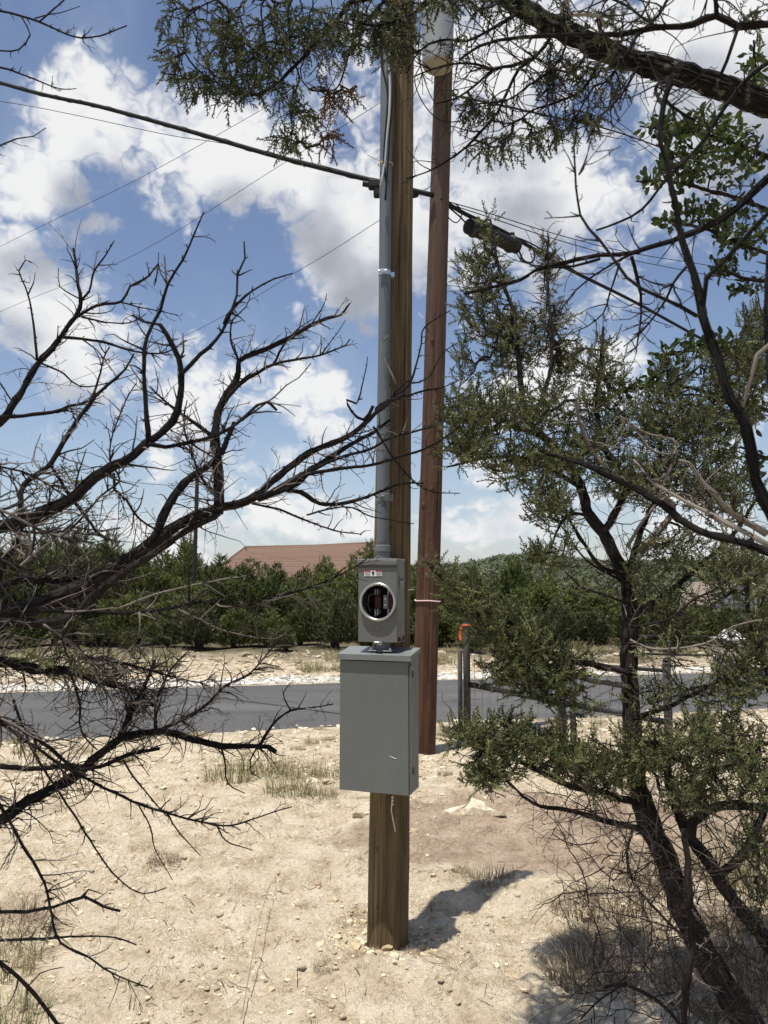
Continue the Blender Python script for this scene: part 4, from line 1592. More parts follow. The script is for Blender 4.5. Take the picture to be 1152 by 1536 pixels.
# clamp left of the new pole and coil between the poles
cp = P(561, 280, 7.8)
clp = empty('cable_clamp', cp, 'black cable clamp housing seen left of the conduit on the aerial cable', 'cable clamp')
mb = MB()
mb.box(cp + np.array([0.05, 0, .02]), (.22, .10, .09), None, .015)
mb.box(cp + np.array([0.07, 0, -.06]), (.15, .09, .11), None, .015)
mb.build('housing', M['black'], clp)
mb = MB()
add_tube(mb, [cp + np.array([-.12, 0, .035]), cp + np.array([-.02, 0, .02])], [.03, .035], 10)
mb.build('sleeve', M['black'], clp)
cp = P(623, 291, 7.8)
mb = MB()
add_tube(mb, [cp + np.array([-.1, 0, .03]), cp + np.array([0, 0, 0]), cp + np.array([.03, 0, -.02])], [.05, .045, .02], 12)
for k_ in range(4):
    q = cp + np.array([.03 + .045 * k_, -.01, .0 - .012 * k_])
    mb.box(q + np.array([0, 0, .025]), (.018, .03, .03), None, .004)
tag(mb.build('cable_clamp', M['black']), 'small black clamp with fittings between the new pole and the reddish pole', 'cable clamp')
mb = MB()
q = on_red(140) + np.array([.105, -.02, 0])
add_tube(mb, [q + np.array([.03 + .03 * cos(a), 0, .03 * sin(a)]) for a in np.linspace(0, 2 * pi, 16)], .007, 6)
mb.build('eye_bolt', M['fence_metal'], red)

for pts, lab in (
        ([(-150, 452, 60), (0, 370, 48), (200, 272, 40), (390, 166, 33), (640, 20, 26)], 'thin overhead line crossing the large cloud at the upper left'),
        ([(-150, 545, 60), (0, 468, 50), (200, 383, 42), (430, 242, 34), (640, 110, 26)], 'thin overhead line ending behind the aerial cable, second from the top left'),
        ([(-150, 690, 60), (0, 613, 52), (260, 512, 44), (450, 405, 36), (568, 331, 30), (660, 270, 26)], 'thin overhead line reaching the conduit from the lower left, third of the parallel lines'),
        ([(-100, 640, 60), (60, 692, 50), (180, 720, 40), (294, 731, 26)], 'thin sagging wire that ends at the dark slim post at the left'),
        ([(660, -60, 9), (740, 40, 12), (840, 115, 17), (937, 190, 24), (1100, 310, 40), (1250, 400, 60)], 'upper one of two parallel power lines running down to the right behind the oak leaves'),
        ([(655, -50, 9), (740, 60, 12), (840, 132, 17), (937, 200, 24), (1100, 318, 40), (1250, 405, 60)], 'lower one of two parallel power lines running down to the right behind the oak leaves'),
        ([(740, -60, 12), (900, 50, 20), (1070, 178, 35), (1250, 300, 60)], 'single thin power line high at the upper right'),
        ([(690, 145, 8), (760, 160, 9), (840, 178, 11), (935, 201, 14), (1100, 262, 18)], 'black service cable running right from the reddish pole below the transformer')):
    wire3('overhead_line', [P(*q) for q in pts], .012 if pts[0][2] > 8.5 else .014, M['cable'], lab, 'power line', step=1.0, sides=5)

# ------------------------------------------------------------------ slim dark post on the left, houses, pillar
q0, q1 = P(289, 950, 22), P(296, 712, 22)  # metal service pole where the sagging wire ends, carries no lamp
sp_ = empty('service_pole', (q0[0], q0[1], 0), 'slim dark metal post standing among the cedars across the road at the left', 'post')
mb = MB()
add_tube(mb, [q0, q1], [.062, .055], 14)
mb.build('shaft', M['fence_metal'], sp_)
mb = MB()
add_tube(mb, [q1, q1 + [0, 0, .05], q1 + [0, 0, .08]], [.075, .07, .02], 14)
mb.build('cap', M['fence_metal'], sp_)


def panel(mb, pts, thick=.15, uvs=None):
    pts = np.array(pts, float)
    n_ = norm(np.cross(pts[1] - pts[0], pts[2] - pts[0]))
    m_ = len(pts)
    V = np.vstack([pts, pts - n_ * thick])
    F = [[i, i + m_, (i + 1) % m_ + m_, (i + 1) % m_] for i in range(m_)]
    mb.add(V, [np.arange(m_)[None], np.arange(m_, 2 * m_)[None, ::-1], np.array(F)], .5)


# house behind the cedars, brown-red hip roof
hA = P(330, 842, 40)
ridge0, ridge1 = P(368, 821, 46), P(572, 814, 44)
eave0, eave1 = P(300, 872, 38), P(612, 870, 37)
h1 = empty('house', ((eave0[0] + eave1[0]) / 2, 43, 0), 'low house with a wide brown-red hip roof behind the cedars left of the meter box', 'house')
bk0, bk1 = np.array([eave0[0] + 1, 54, eave0[2]]), np.array([eave1[0], 54, eave1[2]])
mb = MB()
cols, rows = 34, 14
# front slope with courses stepping like shingles
for r_ in range(rows):
    t0, t1 = r_ / rows, (r_ + 1) / rows
    L0, R0 = eave0 * (1 - t0) + ridge0 * t0, eave1 * (1 - t0) + ridge1 * t0
    L1, R1 = eave0 * (1 - t1) + ridge0 * t1, eave1 * (1 - t1) + ridge1 * t1
    n_ = np.array([0, -.5, .86]) * .006
    mb.add(np.array([L0 + n_, R0 + n_, R1, L1, L0 - n_, R0 - n_]), [np.array([[0, 1, 2, 3], [4, 5, 1, 0]])], random.uniform(.4, .6))
front = mb.build('roof', M['roof_red'], h1)
mb = MB()
panel(mb, [bk0, eave0, ridge0])
panel(mb, [bk1, bk0, ridge0, ridge1])
panel(mb, [eave1, bk1, ridge1])
mb.build('roof', M['roof_red'], h1)
mb = MB()
add_tube(mb, [ridge0, (ridge0 + ridge1) / 2 + [0, 0, -.06], ridge1], [.09] * 3, 6)
add_tube(mb, [eave0, ridge0], [.07] * 2, 6)
mb.build('ridge_cap', M['roof_red'], h1)
mb = MB()
c = (eave0 + eave1) / 2
mb.box((c[0], 45.5, eave0[2] / 2 - .25), (eave1[0] - eave0[0] - 1.2, 14, eave0[2] + .5))
mb.build('wall', M['wall_tan'], h1)
for k_ in range(4):
    mb = MB()
    mb.box((eave0[0] + 2.5 + 3 * k_, 38.45, 1.2), (1.2, .12, 1.1))
    mb.build('window', M['window_glass'], h1)

# house at the right: tan roof, white gable
D2 = 36
A = P(1040, 873, D2 + 4)
B = P(1112, 869, D2)
C_ = P(1052, 914, D2 - 3)
E_ = P(1006, 912, D2 + 2)
h2 = empty('house', (B[0], D2, -2.6), 'house with a tan roof and white gable seen through the juniper at the right', 'house')
mb = MB()
panel(mb, [E_, C_, B, A], .2)
panel(mb, [B, P(1190, 905, D2 + 4), P(1170, 900, D2 + 9), A], .2)
mb.build('roof', M['roof_tan'], h2)
mb = MB()
base = -2.6
Cg, Bg, Dg = C_.copy(), B.copy(), P(1190, 905, D2 + 4)
ins = np.array([.15, .25, -.18])
V = [Cg + ins, Bg + ins, Dg + ins]
poly = [np.array([V[0][0], V[0][1], base]), np.array([V[2][0], V[2][1], base]), V[2], V[1], V[0]]
panel(mb, poly, .2)
mb.build('gable_wall', M['wall_white'], h2)
mb = MB()
panel(mb, [np.array([E_[0] + .2, E_[1] + .2, base]), np.array([C_[0] + .1, C_[1] + .3, base]), C_ + [.1, .3, -.2], E_ + [.2, .2, -.2]], .2)
mb.build('side_wall', M['wall_white'], h2)
mb = MB()
for a__, b__ in ((C_, B), (B, Dg)):
    add_tube(mb, [a__, b__], [.09, .09], 4)
mb.build('bargeboard', M['wall_tan'], h2)
mb = MB()
g_ = (Bg + Dg) / 2
mb.box((B[0] + .3, B[1] + .1, base + 2.1), (.9, .1, .9))
mb.build('window', M['window_glass'], h2)

# cream stone pillar on the far side of the road
pc = G(1097, 1011)
pil = empty('stone_pillar', (pc[0], pc[1], 0), 'short cream limestone gate pillar with a white domed cap across the road at the right', 'pillar')
yw = .25
Rp = np.array([[cos(yw), -sin(yw), 0], [sin(yw), cos(yw), 0], [0, 0, 1]])
z = -.03
for row, (w_, h_) in enumerate(((.50, .19), (.50, .17), (.47, .15), (.45, .13))):
    for a in (-1, 1):
        for b in (-1, 1):
            s_ = .5 + a * (.06 if row % 2 else -.06)
            sx_ = w_ * s_
            cx_ = a * (w_ / 2 - sx_ / 2)
            mb = MB()
            mb.box(np.array([pc[0], pc[1], z + h_ / 2]) + Rp @ np.array([cx_, b * w_ / 4, 0]), (sx_ - .010, w_ / 2 - .010, h_ - .010), Rp, .012, tint=random.uniform(.3, .8))
            mb.build('stone_block', M['pillar'], pil)
    z += h_
mb = MB()
mb.box((pc[0], pc[1], z + .02), (.50, .50, .04), Rp, .01)
add_tube(mb, [np.array([pc[0], pc[1], z + a]) for a in (.04, .09, .14, .18, .21)], [.20, .19, .15, .09, .02], 16)
mb.build('cap', M['pillar_cap'], pil)


# ------------------------------------------------------------------ fences
def pipe(name, pts, r, mat, parent, sides=12):
    mb = MB()
    add_tube(mb, pts, r, sides)
    return mb.build(name, mat, parent, smooth=True)


fp = [(700, 8.45), (842, 7.75), (1000, 7.2)]
fence = empty('pipe_fence', (P(700, 1100, 8.45)[0], 8.45, 0), 'dark pipe and wire mesh fence running right from the reddish pole behind the juniper', 'fence')
tops = []
for i, (px, D) in enumerate(fp):
    b0 = P(px, 1000, D)
    topz = 1.68 - 62 / FPX * 8.45 - (0, .28, .30, .32)[i]
    b0[2] = -.2
    t0 = b0.copy()
    t0[2] = topz
    mb = MB()
    add_tube(mb, [b0, t0, t0 + [0, 0, .012]], [.040, .038, .025], 14, ridge=.02, seed=i)
    mb.build('post', M['fence_wood'], fence, smooth=True)
    mb = MB()
    add_tube(mb, [t0 + [0, 0, .013], t0 + [0, 0, .03], t0 + [0, 0, .045]], [.041, .03, .01], 14)
    mb.build('post_cap', M['fence_metal'], fence, smooth=True)
    tops.append(t0)
sd_ = P(690, 1000, 8.35)
mb = MB()
add_tube(mb, [[sd_[0], sd_[1], -.2], [sd_[0], sd_[1], .93]], [.026, .026], 10)
mb.build('short_post', M['fence_wood'], fence, smooth=True)
pm_ = P(858, 1000, 7.9)
mb = MB()
add_tube(mb, [[pm_[0], pm_[1], -.2], [pm_[0], pm_[1], .75]], [.03, .03], 10)
mb.build('short_post', M['fence_wood'], fence, smooth=True)
for i in range(2):
    pipe('rail', [tops[i] + [0, 0, -.08], tops[i + 1] + [0, 0, -.08]], .019, M['fence_metal'], fence)
    pipe('rail', [np.array([tops[i][0], tops[i][1], .56 - .09 * i]), np.array([tops[i + 1][0], tops[i + 1][1], .47 - .09 * i])], .030, M['fence_metal'], fence)
mb = MB()
for i in range(2):
    a, b = tops[i], tops[i + 1]
    L_ = np.linalg.norm(b - a)
    off = np.array([0, -.05, 0])
    nv = int(L_ / .09)
    for k_ in range(nv + 1):
        q = a + (b - a) * k_ / nv + off
        add_tube(mb, [[q[0], q[1], .0], [q[0], q[1], a[2] - .2]], .0022, 3, cap=False)
    for k_ in range(10):
        z = .02 + k_ * .1
        p0, p1 = a + off, b + off
        p0, p1 = p0.copy(), p1.copy()
        p0[2] = p1[2] = z
        if i == 0:
            p0[0] -= .1
        add_tube(mb, [p0, (p0 + p1) / 2 + [0, 0, random.uniform(-.01, .01)], p1], .0022, 3, cap=False)
mb.build('wire_mesh', M['wire'], fence)
q = tops[0]
mb = MB()
tp = [q + np.array([-.05, -.055, -.02]), q + np.array([-.065, -.06, -.07]), q + np.array([-.075, -.055, -.13]), q + np.array([-.07, -.06, -.19])]
V = []
for k_, p_ in enumerate(tp):
    V += [p_ + np.array([-.014, 0, 0]), p_ + np.array([.014, .006, 0]), p_ + np.array([.014, .009, 0]), p_ + np.array([-.014, .003, 0])]
F = []
for k_ in range(3):
    for e in range(4):
        F.append([k_ * 4 + e, k_ * 4 + (e + 1) % 4, (k_ + 1) * 4 + (e + 1) % 4, (k_ + 1) * 4 + e])
F += [[0, 3, 2, 1], [12, 13, 14, 15]]
mb.add(np.array(V), [np.array(F)])
add_tube(mb, [q + np.array([.043 * cos(a), .043 * sin(a), -.03]) for a in np.linspace(0, 2 * pi, 16)], .008, 5)
tag(mb.build('marker_tape', M['orange']), 'strip of orange marking tape tied to the first fence post', 'tape')

# rail fence on the far side, at the right
ff = empty('rail_fence', (8, 15.5, 0), 'dark three-rail pipe fence across the road at the right beside the stone pillar', 'fence')
a, b = np.array([4.9, 15.2, 0]), np.array([11.5, 13.6, 0])
for k_, t_ in enumerate((0, .28, .56, .84)):
    q = a + (b - a) * t_
    pipe('post', [q + [0, 0, -.2], q + [0, 0, .66]], .045, M['fence_metal'], ff)
for z in (.25, .42, .60):
    pipe('rail', [a + [0, 0, z], b + [0, 0, z]], .022, M['fence_metal'], ff)


# ------------------------------------------------------------------ foliage templates
def cones(p, d, L, r, sides=3, bend=None):
    """arrays of thin spindles: base ring + tip"""
    n = len(p)
    d = d / np.linalg.norm(d, axis=1, keepdims=True)
    ref = np.where(np.abs(d[:, 2:3]) < .9, np.array([[0, 0, 1.0]]), np.array([[1.0, 0, 0]]))
    a = np.cross(d, ref)
    a /= np.linalg.norm(a, axis=1, keepdims=True)
    b = np.cross(d, a)
    ang = np.linspace(0, 2 * pi, sides, endpoint=False)
    ring = p[:, None] + r[:, None, None] * (np.cos(ang)[None, :, None] * a[:, None] + np.sin(ang)[None, :, None] * b[:, None])
    tip = p + d * L[:, None]
    V = np.concatenate([ring, tip[:, None]], 1)
    k = np.arange(sides)
    F = np.stack([k, (k + 1) % sides, np.full(sides, sides)], -1)
    F = (F[None] + (np.arange(n) * (sides + 1))[:, None, None]).reshape(-1, 3)
    return V.reshape(-1, 3), F


def spray_template(seed, nb=13, nsub=3, r=.02, curve=.25, coarse=False):
    """one juniper spray of unit length along +Z, branchlets on both sides"""
    g = np.random.default_rng(seed)
    P_, D_, L_, R_ = [], [], [], []
    cur = np.array([0., 0, 0])
    d = np.array([0, 0, 1.0])
    cdir = norm(np.array([g.normal(), g.normal(), 0])) * curve
    for k in range(nb):
        t = k / nb
        stepv = norm(d + cdir * t + g.normal(0, .10, 3))
        P_.append(cur.copy()); D_.append(stepv); L_.append(1.35 / nb); R_.append(r * 1.1)
        cur = cur + stepv / nb
        a = (k % 2) * pi + g.normal(0, .6)
        side = np.array([cos(a), sin(a) * .75, 0])
        bd = norm(stepv * .8 + side * g.uniform(.7, 1.1) + g.normal(0, .15, 3))
        bl = g.uniform(.25, .42) * (1.05 - .7 * t)
        P_.append(cur.copy()); D_.append(bd); L_.append(bl); R_.append(r)
        for q in range(nsub):
            u = (q + .6) / (nsub + .5)
            sd = norm(bd * .8 + norm(g.normal(0, 1, 3)) * .8)
            P_.append(cur + bd * bl * u * .85); D_.append(sd); L_.append(bl * g.uniform(.35, .6)); R_.append(r * .95)
    P_.append(cur); D_.append(d); L_.append(.12); R_.append(r)
    return cones(np.array(P_), np.array(D_), np.array(L_), np.array(R_))


SPR = [spray_template(50 + k, 11, 2, .031) for k in range(5)]
SPR_C = [spray_template(60 + k, 5, 2, .075) for k in range(4)]
SPR_F = [spray_template(66 + k, 3, 1, .085) for k in range(4)]


def frames(d, r):
    d = d / (np.linalg.norm(d, axis=1, keepdims=True) + 1e-9)
    x = r.normal(0, 1, d.shape)
    x -= d * (x * d).sum(1, keepdims=True)
    x /= np.linalg.norm(x, axis=1, keepdims=True)
    y = np.cross(d, x)
    return x, y, d


def place_sprays(mb, pos, dirs, size, temps, r, tint=None):
    n = len(pos)
    x, y, z = frames(dirs, r)
    which = r.integers(0, len(temps), n)
    tint = r.random(n) if tint is None else tint
    for k, (V, F) in enumerate(temps):
        m = np.where(which == k)[0]
        if not len(m):
            continue
        R = np.stack([x[m], y[m], z[m]], -1)      # columns
        W_ = np.einsum('nij,vj->nvi', R, V) * size[m][:, None, None] + pos[m][:, None]
        FF = (F[None] + (np.arange(len(m)) * len(V))[:, None, None]).reshape(-1, 3)
        mb.add(W_.reshape(-1, 3), [FF], np.repeat(tint[m], len(V)))


# ------------------------------------------------------------------ trees: traced limbs, grown twigs
class Tree:
    def __init__(s, name, loc, label, cat='tree', group=None, bark='bark_dead', twig='twig', seed=1):
        s.root = empty(name, loc, label, cat, group)
        s.bark, s.twigm = bark, twig
        s.pts, s.rad, s.tan = [], [], []
        s.r = np.random.default_rng(seed)
        s.tw = MB()
        s.tw2 = MB()
        s.pale = .0
        s.k = 0
        s.thin = 1.0

    def limb(s, path, w0, w1, D0, D1, name='limb', bark=None, jit=.5, node=True, sides=None, ridge=None, ws=None, parent=None):
        n = len(path)
        px = np.array([q[0] for q in path], float)
        py = np.array([q[1] for q in path], float)
        l = np.concatenate([[0], np.cumsum(np.hypot(np.diff(px), np.diff(py)))])
        l /= l[-1]
        D = D0 + (D1 - D0) * l
        Wd = (np.interp(l, np.linspace(0, 1, len(ws)), ws) if ws is not None else w0 + (w1 - w0) * l) * s.thin
        ctl = np.array([np.append(P(px[i], py[i], D[i]), Wd[i] * D[i] / FPX / 2) for i in range(n)])
        wmax = ctl[:, 3].max()
        step = min(max(.02, wmax * .6), .05)
        c = spline(ctl, step)
        r_ = s.r
        m = len(c)
        # crookedness
        wob = np.zeros((m, 3))
        cur = np.zeros(3)
        for i in range(m):
            cur = cur * .7 + r_.normal(0, 1, 3)
            wob[i] = cur
        pts = c[:, :3] + wob * (jit * (.0010 + .16 * np.minimum(c[:, 3:4], .012)))
        rad = np.maximum(c[:, 3] * (1 + .06 * r_.normal(0, 1, m)), .0008)
        sd = sides or (16 if wmax > .015 else (9 if wmax > .006 else 6))
        rg = ridge if ridge is not None else (.085 if wmax > .015 else .05)
        mb = MB()
        v, f, uv = tube_arrays(pts, rad, sd, ridge=rg, seed=s.k)
        mb.add(v, f, None, uv)
        o = mb.build(name, M[bark or s.bark], s.root if parent is None else parent, smooth=wmax < .015)
        if wmax > .008:
            s.shreds(pts, rad, M[bark or s.bark], o)
        s.k += 1
        if node:
            Lm = np.linalg.norm(np.diff(pts, axis=0), axis=1).sum()
            s.spurs(pts, rad, int(Lm * 45)) if m > 4 else None
            s.pts.append(pts)
            s.rad.append(rad)
            s.tan.append(np.gradient(pts, axis=0))
        return pts, rad

    def shreds(s, pts, rad, mat, parent):
        """loose strips of peeling bark standing off a limb"""
        g = s.r
        mb = MB()
        m = len(pts)
        T = np.gradient(pts, axis=0)
        L = np.linalg.norm(np.diff(pts, axis=0), axis=1).sum()
        n = int(L * (60 + 4200 * float(np.mean(rad))))
        for k in range(n):
            i0 = g.integers(0, max(1, m - 3))
            ln = g.integers(2, 6)
            i1 = min(m - 1, i0 + ln)
            if i1 - i0 < 2:
                continue
            t0 = norm(T[i0])
            u = norm(np.cross(t0, g.normal(0, 1, 3)))
            idx = np.arange(i0, i1 + 1)
            f = np.linspace(0, 1, len(idx))
            lift = 1.0 + .10 * np.abs(f - .4) * g.uniform(.3, 2.2)
            p = pts[idx] + u * (rad[idx] * lift)[:, None]
            w = np.cross(t0, u) * g.uniform(.0012, .0035) * min(1.4, .4 + float(rad[i0]) / .02)
            a = p - w
            b = p + w
            a[0], b[0] = p[0] - w * .3, p[0] + w * .3
            a[-1], b[-1] = p[-1] - w * .2, p[-1] + w * .2
            c = p + u * .0016
            V = np.stack([a, c, b], 1).reshape(-1, 3)
            q = np.arange(len(idx) - 1)[:, None] * 3
            F = np.concatenate([q + np.array([[0, 1, 4, 3]]), q + np.array([[1, 2, 5, 4]])])
            uv = np.stack([np.tile([0, .05, .1], len(idx)) + g.random(), np.repeat(f * .2, 3)], -1)
            mb.add(V, [F], g.random(), uv)
        if mb.n:
            mb.build('bark_strips', mat, parent, kind='stuff', local=False) if False else s._child(mb, mat, parent)

    def _child(s, mb, mat, parent):
        o = mb.build('bark_strips', mat, s.root, kind='stuff')
        o.parent = parent

    def spurs(s, pts, rad, n):
        """short broken stubs that make a dead limb prickly"""
        g = s.r
        m = len(pts)
        T = np.gradient(pts, axis=0)
        for k in range(n):
            i = g.integers(1, m - 1)
            d = norm(T[i])
            sd = norm(np.cross(d, g.normal(0, 1, 3)))
            v = norm(d * g.uniform(.2, 1.0) + sd)
            L = g.uniform(.004, .016)
            p = pts[i] + sd * rad[i] * .7
            q = p + v * L * .6
            e = q + norm(v + g.normal(0, .4, 3)) * L * .5
            r0 = min(.0016, rad[i] * .6)
            add_tube(s.tw, [p, q, e], [r0, r0 * .8, r0 * .4], 4, cap=False, tint=g.random())

    def nodes(s):
        return np.vstack(s.pts), np.concatenate(s.rad), np.vstack(s.tan)

    def twig(s, p, d, L, r, depth, droop=0.0, prob=.35, mb=None, tips=None):
        g = s.r
        mb = s.tw if mb is None else mb
        n = max(4, int(L / .016))
        st = L / n
        pts = [p]
        d = norm(d)
        curl = g.normal(0, .10, 3)
        kids = []
        for i in range(n):
            if g.random() < .18:
                d = norm(d + g.normal(0, .33, 3))
            d = norm(d + curl + g.normal(0, .10, 3) + np.array([0, 0, -droop]))
            p = p + d * st
            pts.append(p)
            if depth > 0 and i > 0 and g.random() < prob:
                kids.append((p, d.copy(), i / n))
        rad = np.maximum(np.linspace(r, r * .35, len(pts)), .0007)
        add_tube(mb, pts, rad, 5 if r > .0025 else 4, cap=False, tint=g.random())
        for (q, dd, t) in kids:
            side = norm(np.cross(dd, g.normal(0, 1, 3)))
            a = g.uniform(.55, 1.2)
            s.twig(q, dd * cos(a) + side * sin(a), L * (1 - t * .6) * g.uniform(.25, .6), max(r * (1 - .6 * t) * .6, .0008), depth - 1, droop, prob, mb, tips)
        if tips is not None:
            tips.append((pts[-1], d))

    def twigs_on(s, pts, rad, n, Lr=(.05, .2), depth=2, droop=0., t0=0.0, prob=.3, rr=.0022, out=None, tips=None):
        g = s.r
        m = len(pts)
        T = np.gradient(pts, axis=0)
        for k in range(n):
            i = int((t0 + (1 - t0) * g.random()) * (m - 1))
            d = norm(T[i])
            side = norm(np.cross(d, g.normal(0, 1, 3)))
            if out is not None:
                side = norm(side + np.array(out) * .8)
            a = g.uniform(.5, 1.3)
            L = g.uniform(*Lr) * (1.1 - .5 * i / m)
            s.twig(pts[i] + side * rad[i] * .6, d * cos(a) + side * sin(a), L, min(rr * g.uniform(.6, 1.3), rad[i] * .8), depth, droop, prob, mb=s.tw2 if g.random() < s.pale else s.tw, tips=tips)

    def grow(s, att, maxr=.006, bark=None, minr=.0008, name='twigs', cost=.0):
        """join each attractor to the nearest part of the growing tree; returns direction at each attractor"""
        N0, R0, T0 = s.nodes()
        cap = len(N0) + len(att) * 5
        N = np.zeros((cap, 3))
        N[:len(N0)] = N0
        par = np.full(cap, -1)
        cnt = len(N0)
        base = cnt
        d0 = np.array([np.min(((N0 - a) ** 2).sum(1)) for a in att])
        order = np.argsort(d0)
        g = s.r
        dirs = np.zeros((len(att), 3))
        load = np.zeros(cap)
        for q in order:
            a = att[q]
            D_ = ((N[:cnt] - a) ** 2).sum(1)
            j = int(np.argmin(D_))
            p0 = N[j]
            L = sqrt(D_[j])
            m = int(np.clip(L / .045, 1, 5))
            side = g.normal(0, .12 * L, 3)
            prev = j
            for k in range(1, m + 1):
                if cnt >= cap:
                    break
                t = k / m
                N[cnt] = p0 + (a - p0) * t + side * sin(pi * t) * .8
                par[cnt] = prev
                prev = cnt
                cnt += 1
            dirs[q] = a - p0 if L > 1e-4 else g.normal(0, 1, 3)
            load[prev] += 1
        for i in range(cnt - 1, base - 1, -1):
            load[par[i]] += load[i]
        mb = MB()
        # chains: walk up from each leaf until a node already used
        used = np.zeros(cap, bool)
        hasc = np.zeros(cap, int)
        for i in range(base, cnt):
            hasc[par[i]] += 1
        for i in range(cnt - 1, base - 1, -1):
            if used[i]:
                continue
            ch = [i]
            used[i] = True
            j = par[i]
            while j >= base and not used[j]:
                used[j] = True
                ch.append(j)
                j = par[j]
            ch.append(j)
            ch = ch[::-1]
            p_ = N[ch]
            l_ = load[ch].copy()
            l_[0] = l_[1]
            rad = np.clip(minr * 1.15 * np.sqrt(np.maximum(l_, 1)), minr, maxr)
            if len(p_) < 2:
                continue
            add_tube(mb, p_, rad, 5 if rad.max() > .002 else 4, cap=False, tint=g.random())
        mb.build(name, M[bark or s.twigm], s.root, smooth=True, kind='stuff')
        return dirs

    def finish(s, name='twigs', mat=None):
        if s.tw.n:
            s.tw.build(name, M[mat or s.twigm], s.root, smooth=True, kind='stuff')
        if s.tw2.n:
            s.tw2.build('bleached_twigs', M['bark_pale'], s.root, smooth=True, kind='stuff')


def blob_points(blobs, r, scale=1.0):
    out = []
    for (px, py, rx, ry, D, dd, n) in blobs:
        n = max(1, int(n * scale))
        q = r.normal(0, 1, (n, 3))
        q /= np.linalg.norm(q, axis=1, keepdims=True)
        q *= r.random((n, 1)) ** (1 / 2.4)
        for a in q:
            out.append(P(px + a[0] * rx, py + a[1] * ry, D + a[2] * dd))
    return np.array(out)


# ---- the dead juniper on the left
T1 = Tree('dead_juniper', (-2.15, 2.0, 0), 'dead juniper with bare dark crooked limbs reaching in from the left', seed=11)
tr_path = np.array([[-2.15, 2.0, -.2], [-2.1, 2.0, .5], [-1.95, 2.02, 1.1], [-1.85, 2.0, 1.7], [-1.8, 1.95, 2.4], [-1.75, 1.9, 3.2]])
tp_ = spline(tr_path, .06)
mb = MB()
v, f, uv = tube_arrays(tp_, np.linspace(.14, .05, len(tp_)), 18, ridge=.09, seed=4)
mb.add(v, f, None, uv)
mb.build('trunk', M['bark_dead'], T1.root)
OFF = -320
T1.thin = .85
T1.pale = .28
L1 = {}


def LL(key, *a, **k):
    L1[key] = T1.limb(*a, **k)
    return L1[key]


LL('E', bark='bark_live', path=[(OFF, 980), (-120, 940), (0, 921), (52, 911), (104, 890), (156, 864), (195, 838), (234, 812), (262, 790), (304, 770), (358, 757), (385, 743), (411, 719), (452, 687), (484, 671), (519, 657), (546, 636), (562, 622), (585, 602), (606, 590)],
   w0=50, w1=4, D0=2.0, D1=2.5, ws=[48, 44, 34, 30, 24, 17, 12, 9, 5], name='main_limb')
LL('Es', bark='bark_live', path=[(OFF, 1000), (-100, 955), (0, 934), (60, 935), (104, 925), (150, 885), (195, 852), (240, 822), (285, 792), (330, 768)], w0=20, w1=10, D0=1.98, D1=2.25, name='limb')
LL('E2', [(385, 748), (438, 730), (465, 706), (506, 679), (535, 663), (560, 649), (585, 630)], 14, 4, 2.3, 2.5)
LL('E2b', [(411, 735), (450, 712), (500, 690), (560, 672), (590, 655), (650, 640)], 8, 3, 2.3, 2.55)
LL('E3', [(430, 736), (452, 738), (479, 755), (519, 754), (560, 742), (600, 725), (635, 725)], 9, 3, 2.3, 2.5)
LL('E4', [(400, 742), (452, 715), (500, 705), (560, 697), (600, 684), (640, 672), (690, 640)], 8, 3, 2.25, 2.6)
LL('E5', [(378, 755), (420, 765), (452, 778), (500, 795), (540, 800), (548, 795)], 5, 2, 2.3, 2.45, bark='twig')
LL('E6', [(562, 622), (565, 612), (605, 586), (618, 570), (625, 545), (632, 515), (638, 490), (676, 465)], 6, 2, 2.48, 2.6)
LL('E7', [(590, 592), (612, 572), (620, 575), (640, 568), (655, 545), (668, 525), (688, 515)], 4, 1.5, 2.5, 2.6)
LL('E8', [(560, 608), (545, 630), (528, 618), (520, 600), (535, 605), (543, 580), (550, 548), (552, 535)], 6, 1.5, 2.45, 2.5)
LL('E9', [(590, 600), (630, 588), (668, 580), (700, 565)], 5, 1.5, 2.5, 2.62)
LL('E10', [(594, 575), (580, 545), (572, 528), (573, 510), (582, 503)], 4, 1.3, 2.5, 2.5, bark='bark_pale')
LL('E11', [(560, 640), (600, 700), (640, 735), (690, 740)], 4, 1.5, 2.4, 2.6, jit=.3)
LL('E12', [(460, 772), (520, 760), (560, 775), (620, 785)], 4, 1.5, 2.3, 2.5)
LL('A', [(OFF, 820), (-100, 700), (0, 635), (16, 614), (34, 586), (55, 547), (86, 510), (112, 476), (122, 450), (118, 427), (115, 393), (111, 372)], 22, 3, 1.95, 2.2, ws=[22, 20, 17, 13, 10, 7, 3])
LL('A1', [(122, 450), (135, 437), (142, 406), (161, 380), (172, 362)], 5, 2, 2.15, 2.2)
LL('A2', [(55, 540), (52, 495), (42, 442), (29, 406), (39, 390), (48, 394)], 5, 2, 2.1, 2.15)
LL('A3', [(42, 442), (50, 425), (53, 409)], 3, 1.3, 2.1, 2.15)
LL('A4', [(95, 506), (125, 508), (161, 514), (182, 521), (216, 530), (250, 528), (280, 510)], 6, 2, 2.12, 2.25)
LL('A5', [(117, 474), (146, 457), (182, 453), (195, 429), (224, 414), (238, 396), (232, 430)], 6, 2, 2.15, 2.25)
LL('A6', [(122, 475), (156, 483), (195, 484), (220, 470)], 4, 1.5, 2.15, 2.2)
LL('A7', [(182, 453), (208, 461), (234, 466), (266, 472)], 3, 1.3, 2.2, 2.25)
LL('A8', [(0, 627), (21, 625), (78, 618), (104, 609), (135, 601), (150, 560), (158, 530), (164, 521)], 8, 2.5, 2.05, 2.2)
LL('A9', [(122, 450), (90, 430), (88, 402)], 3, 1.3, 2.15, 2.1)
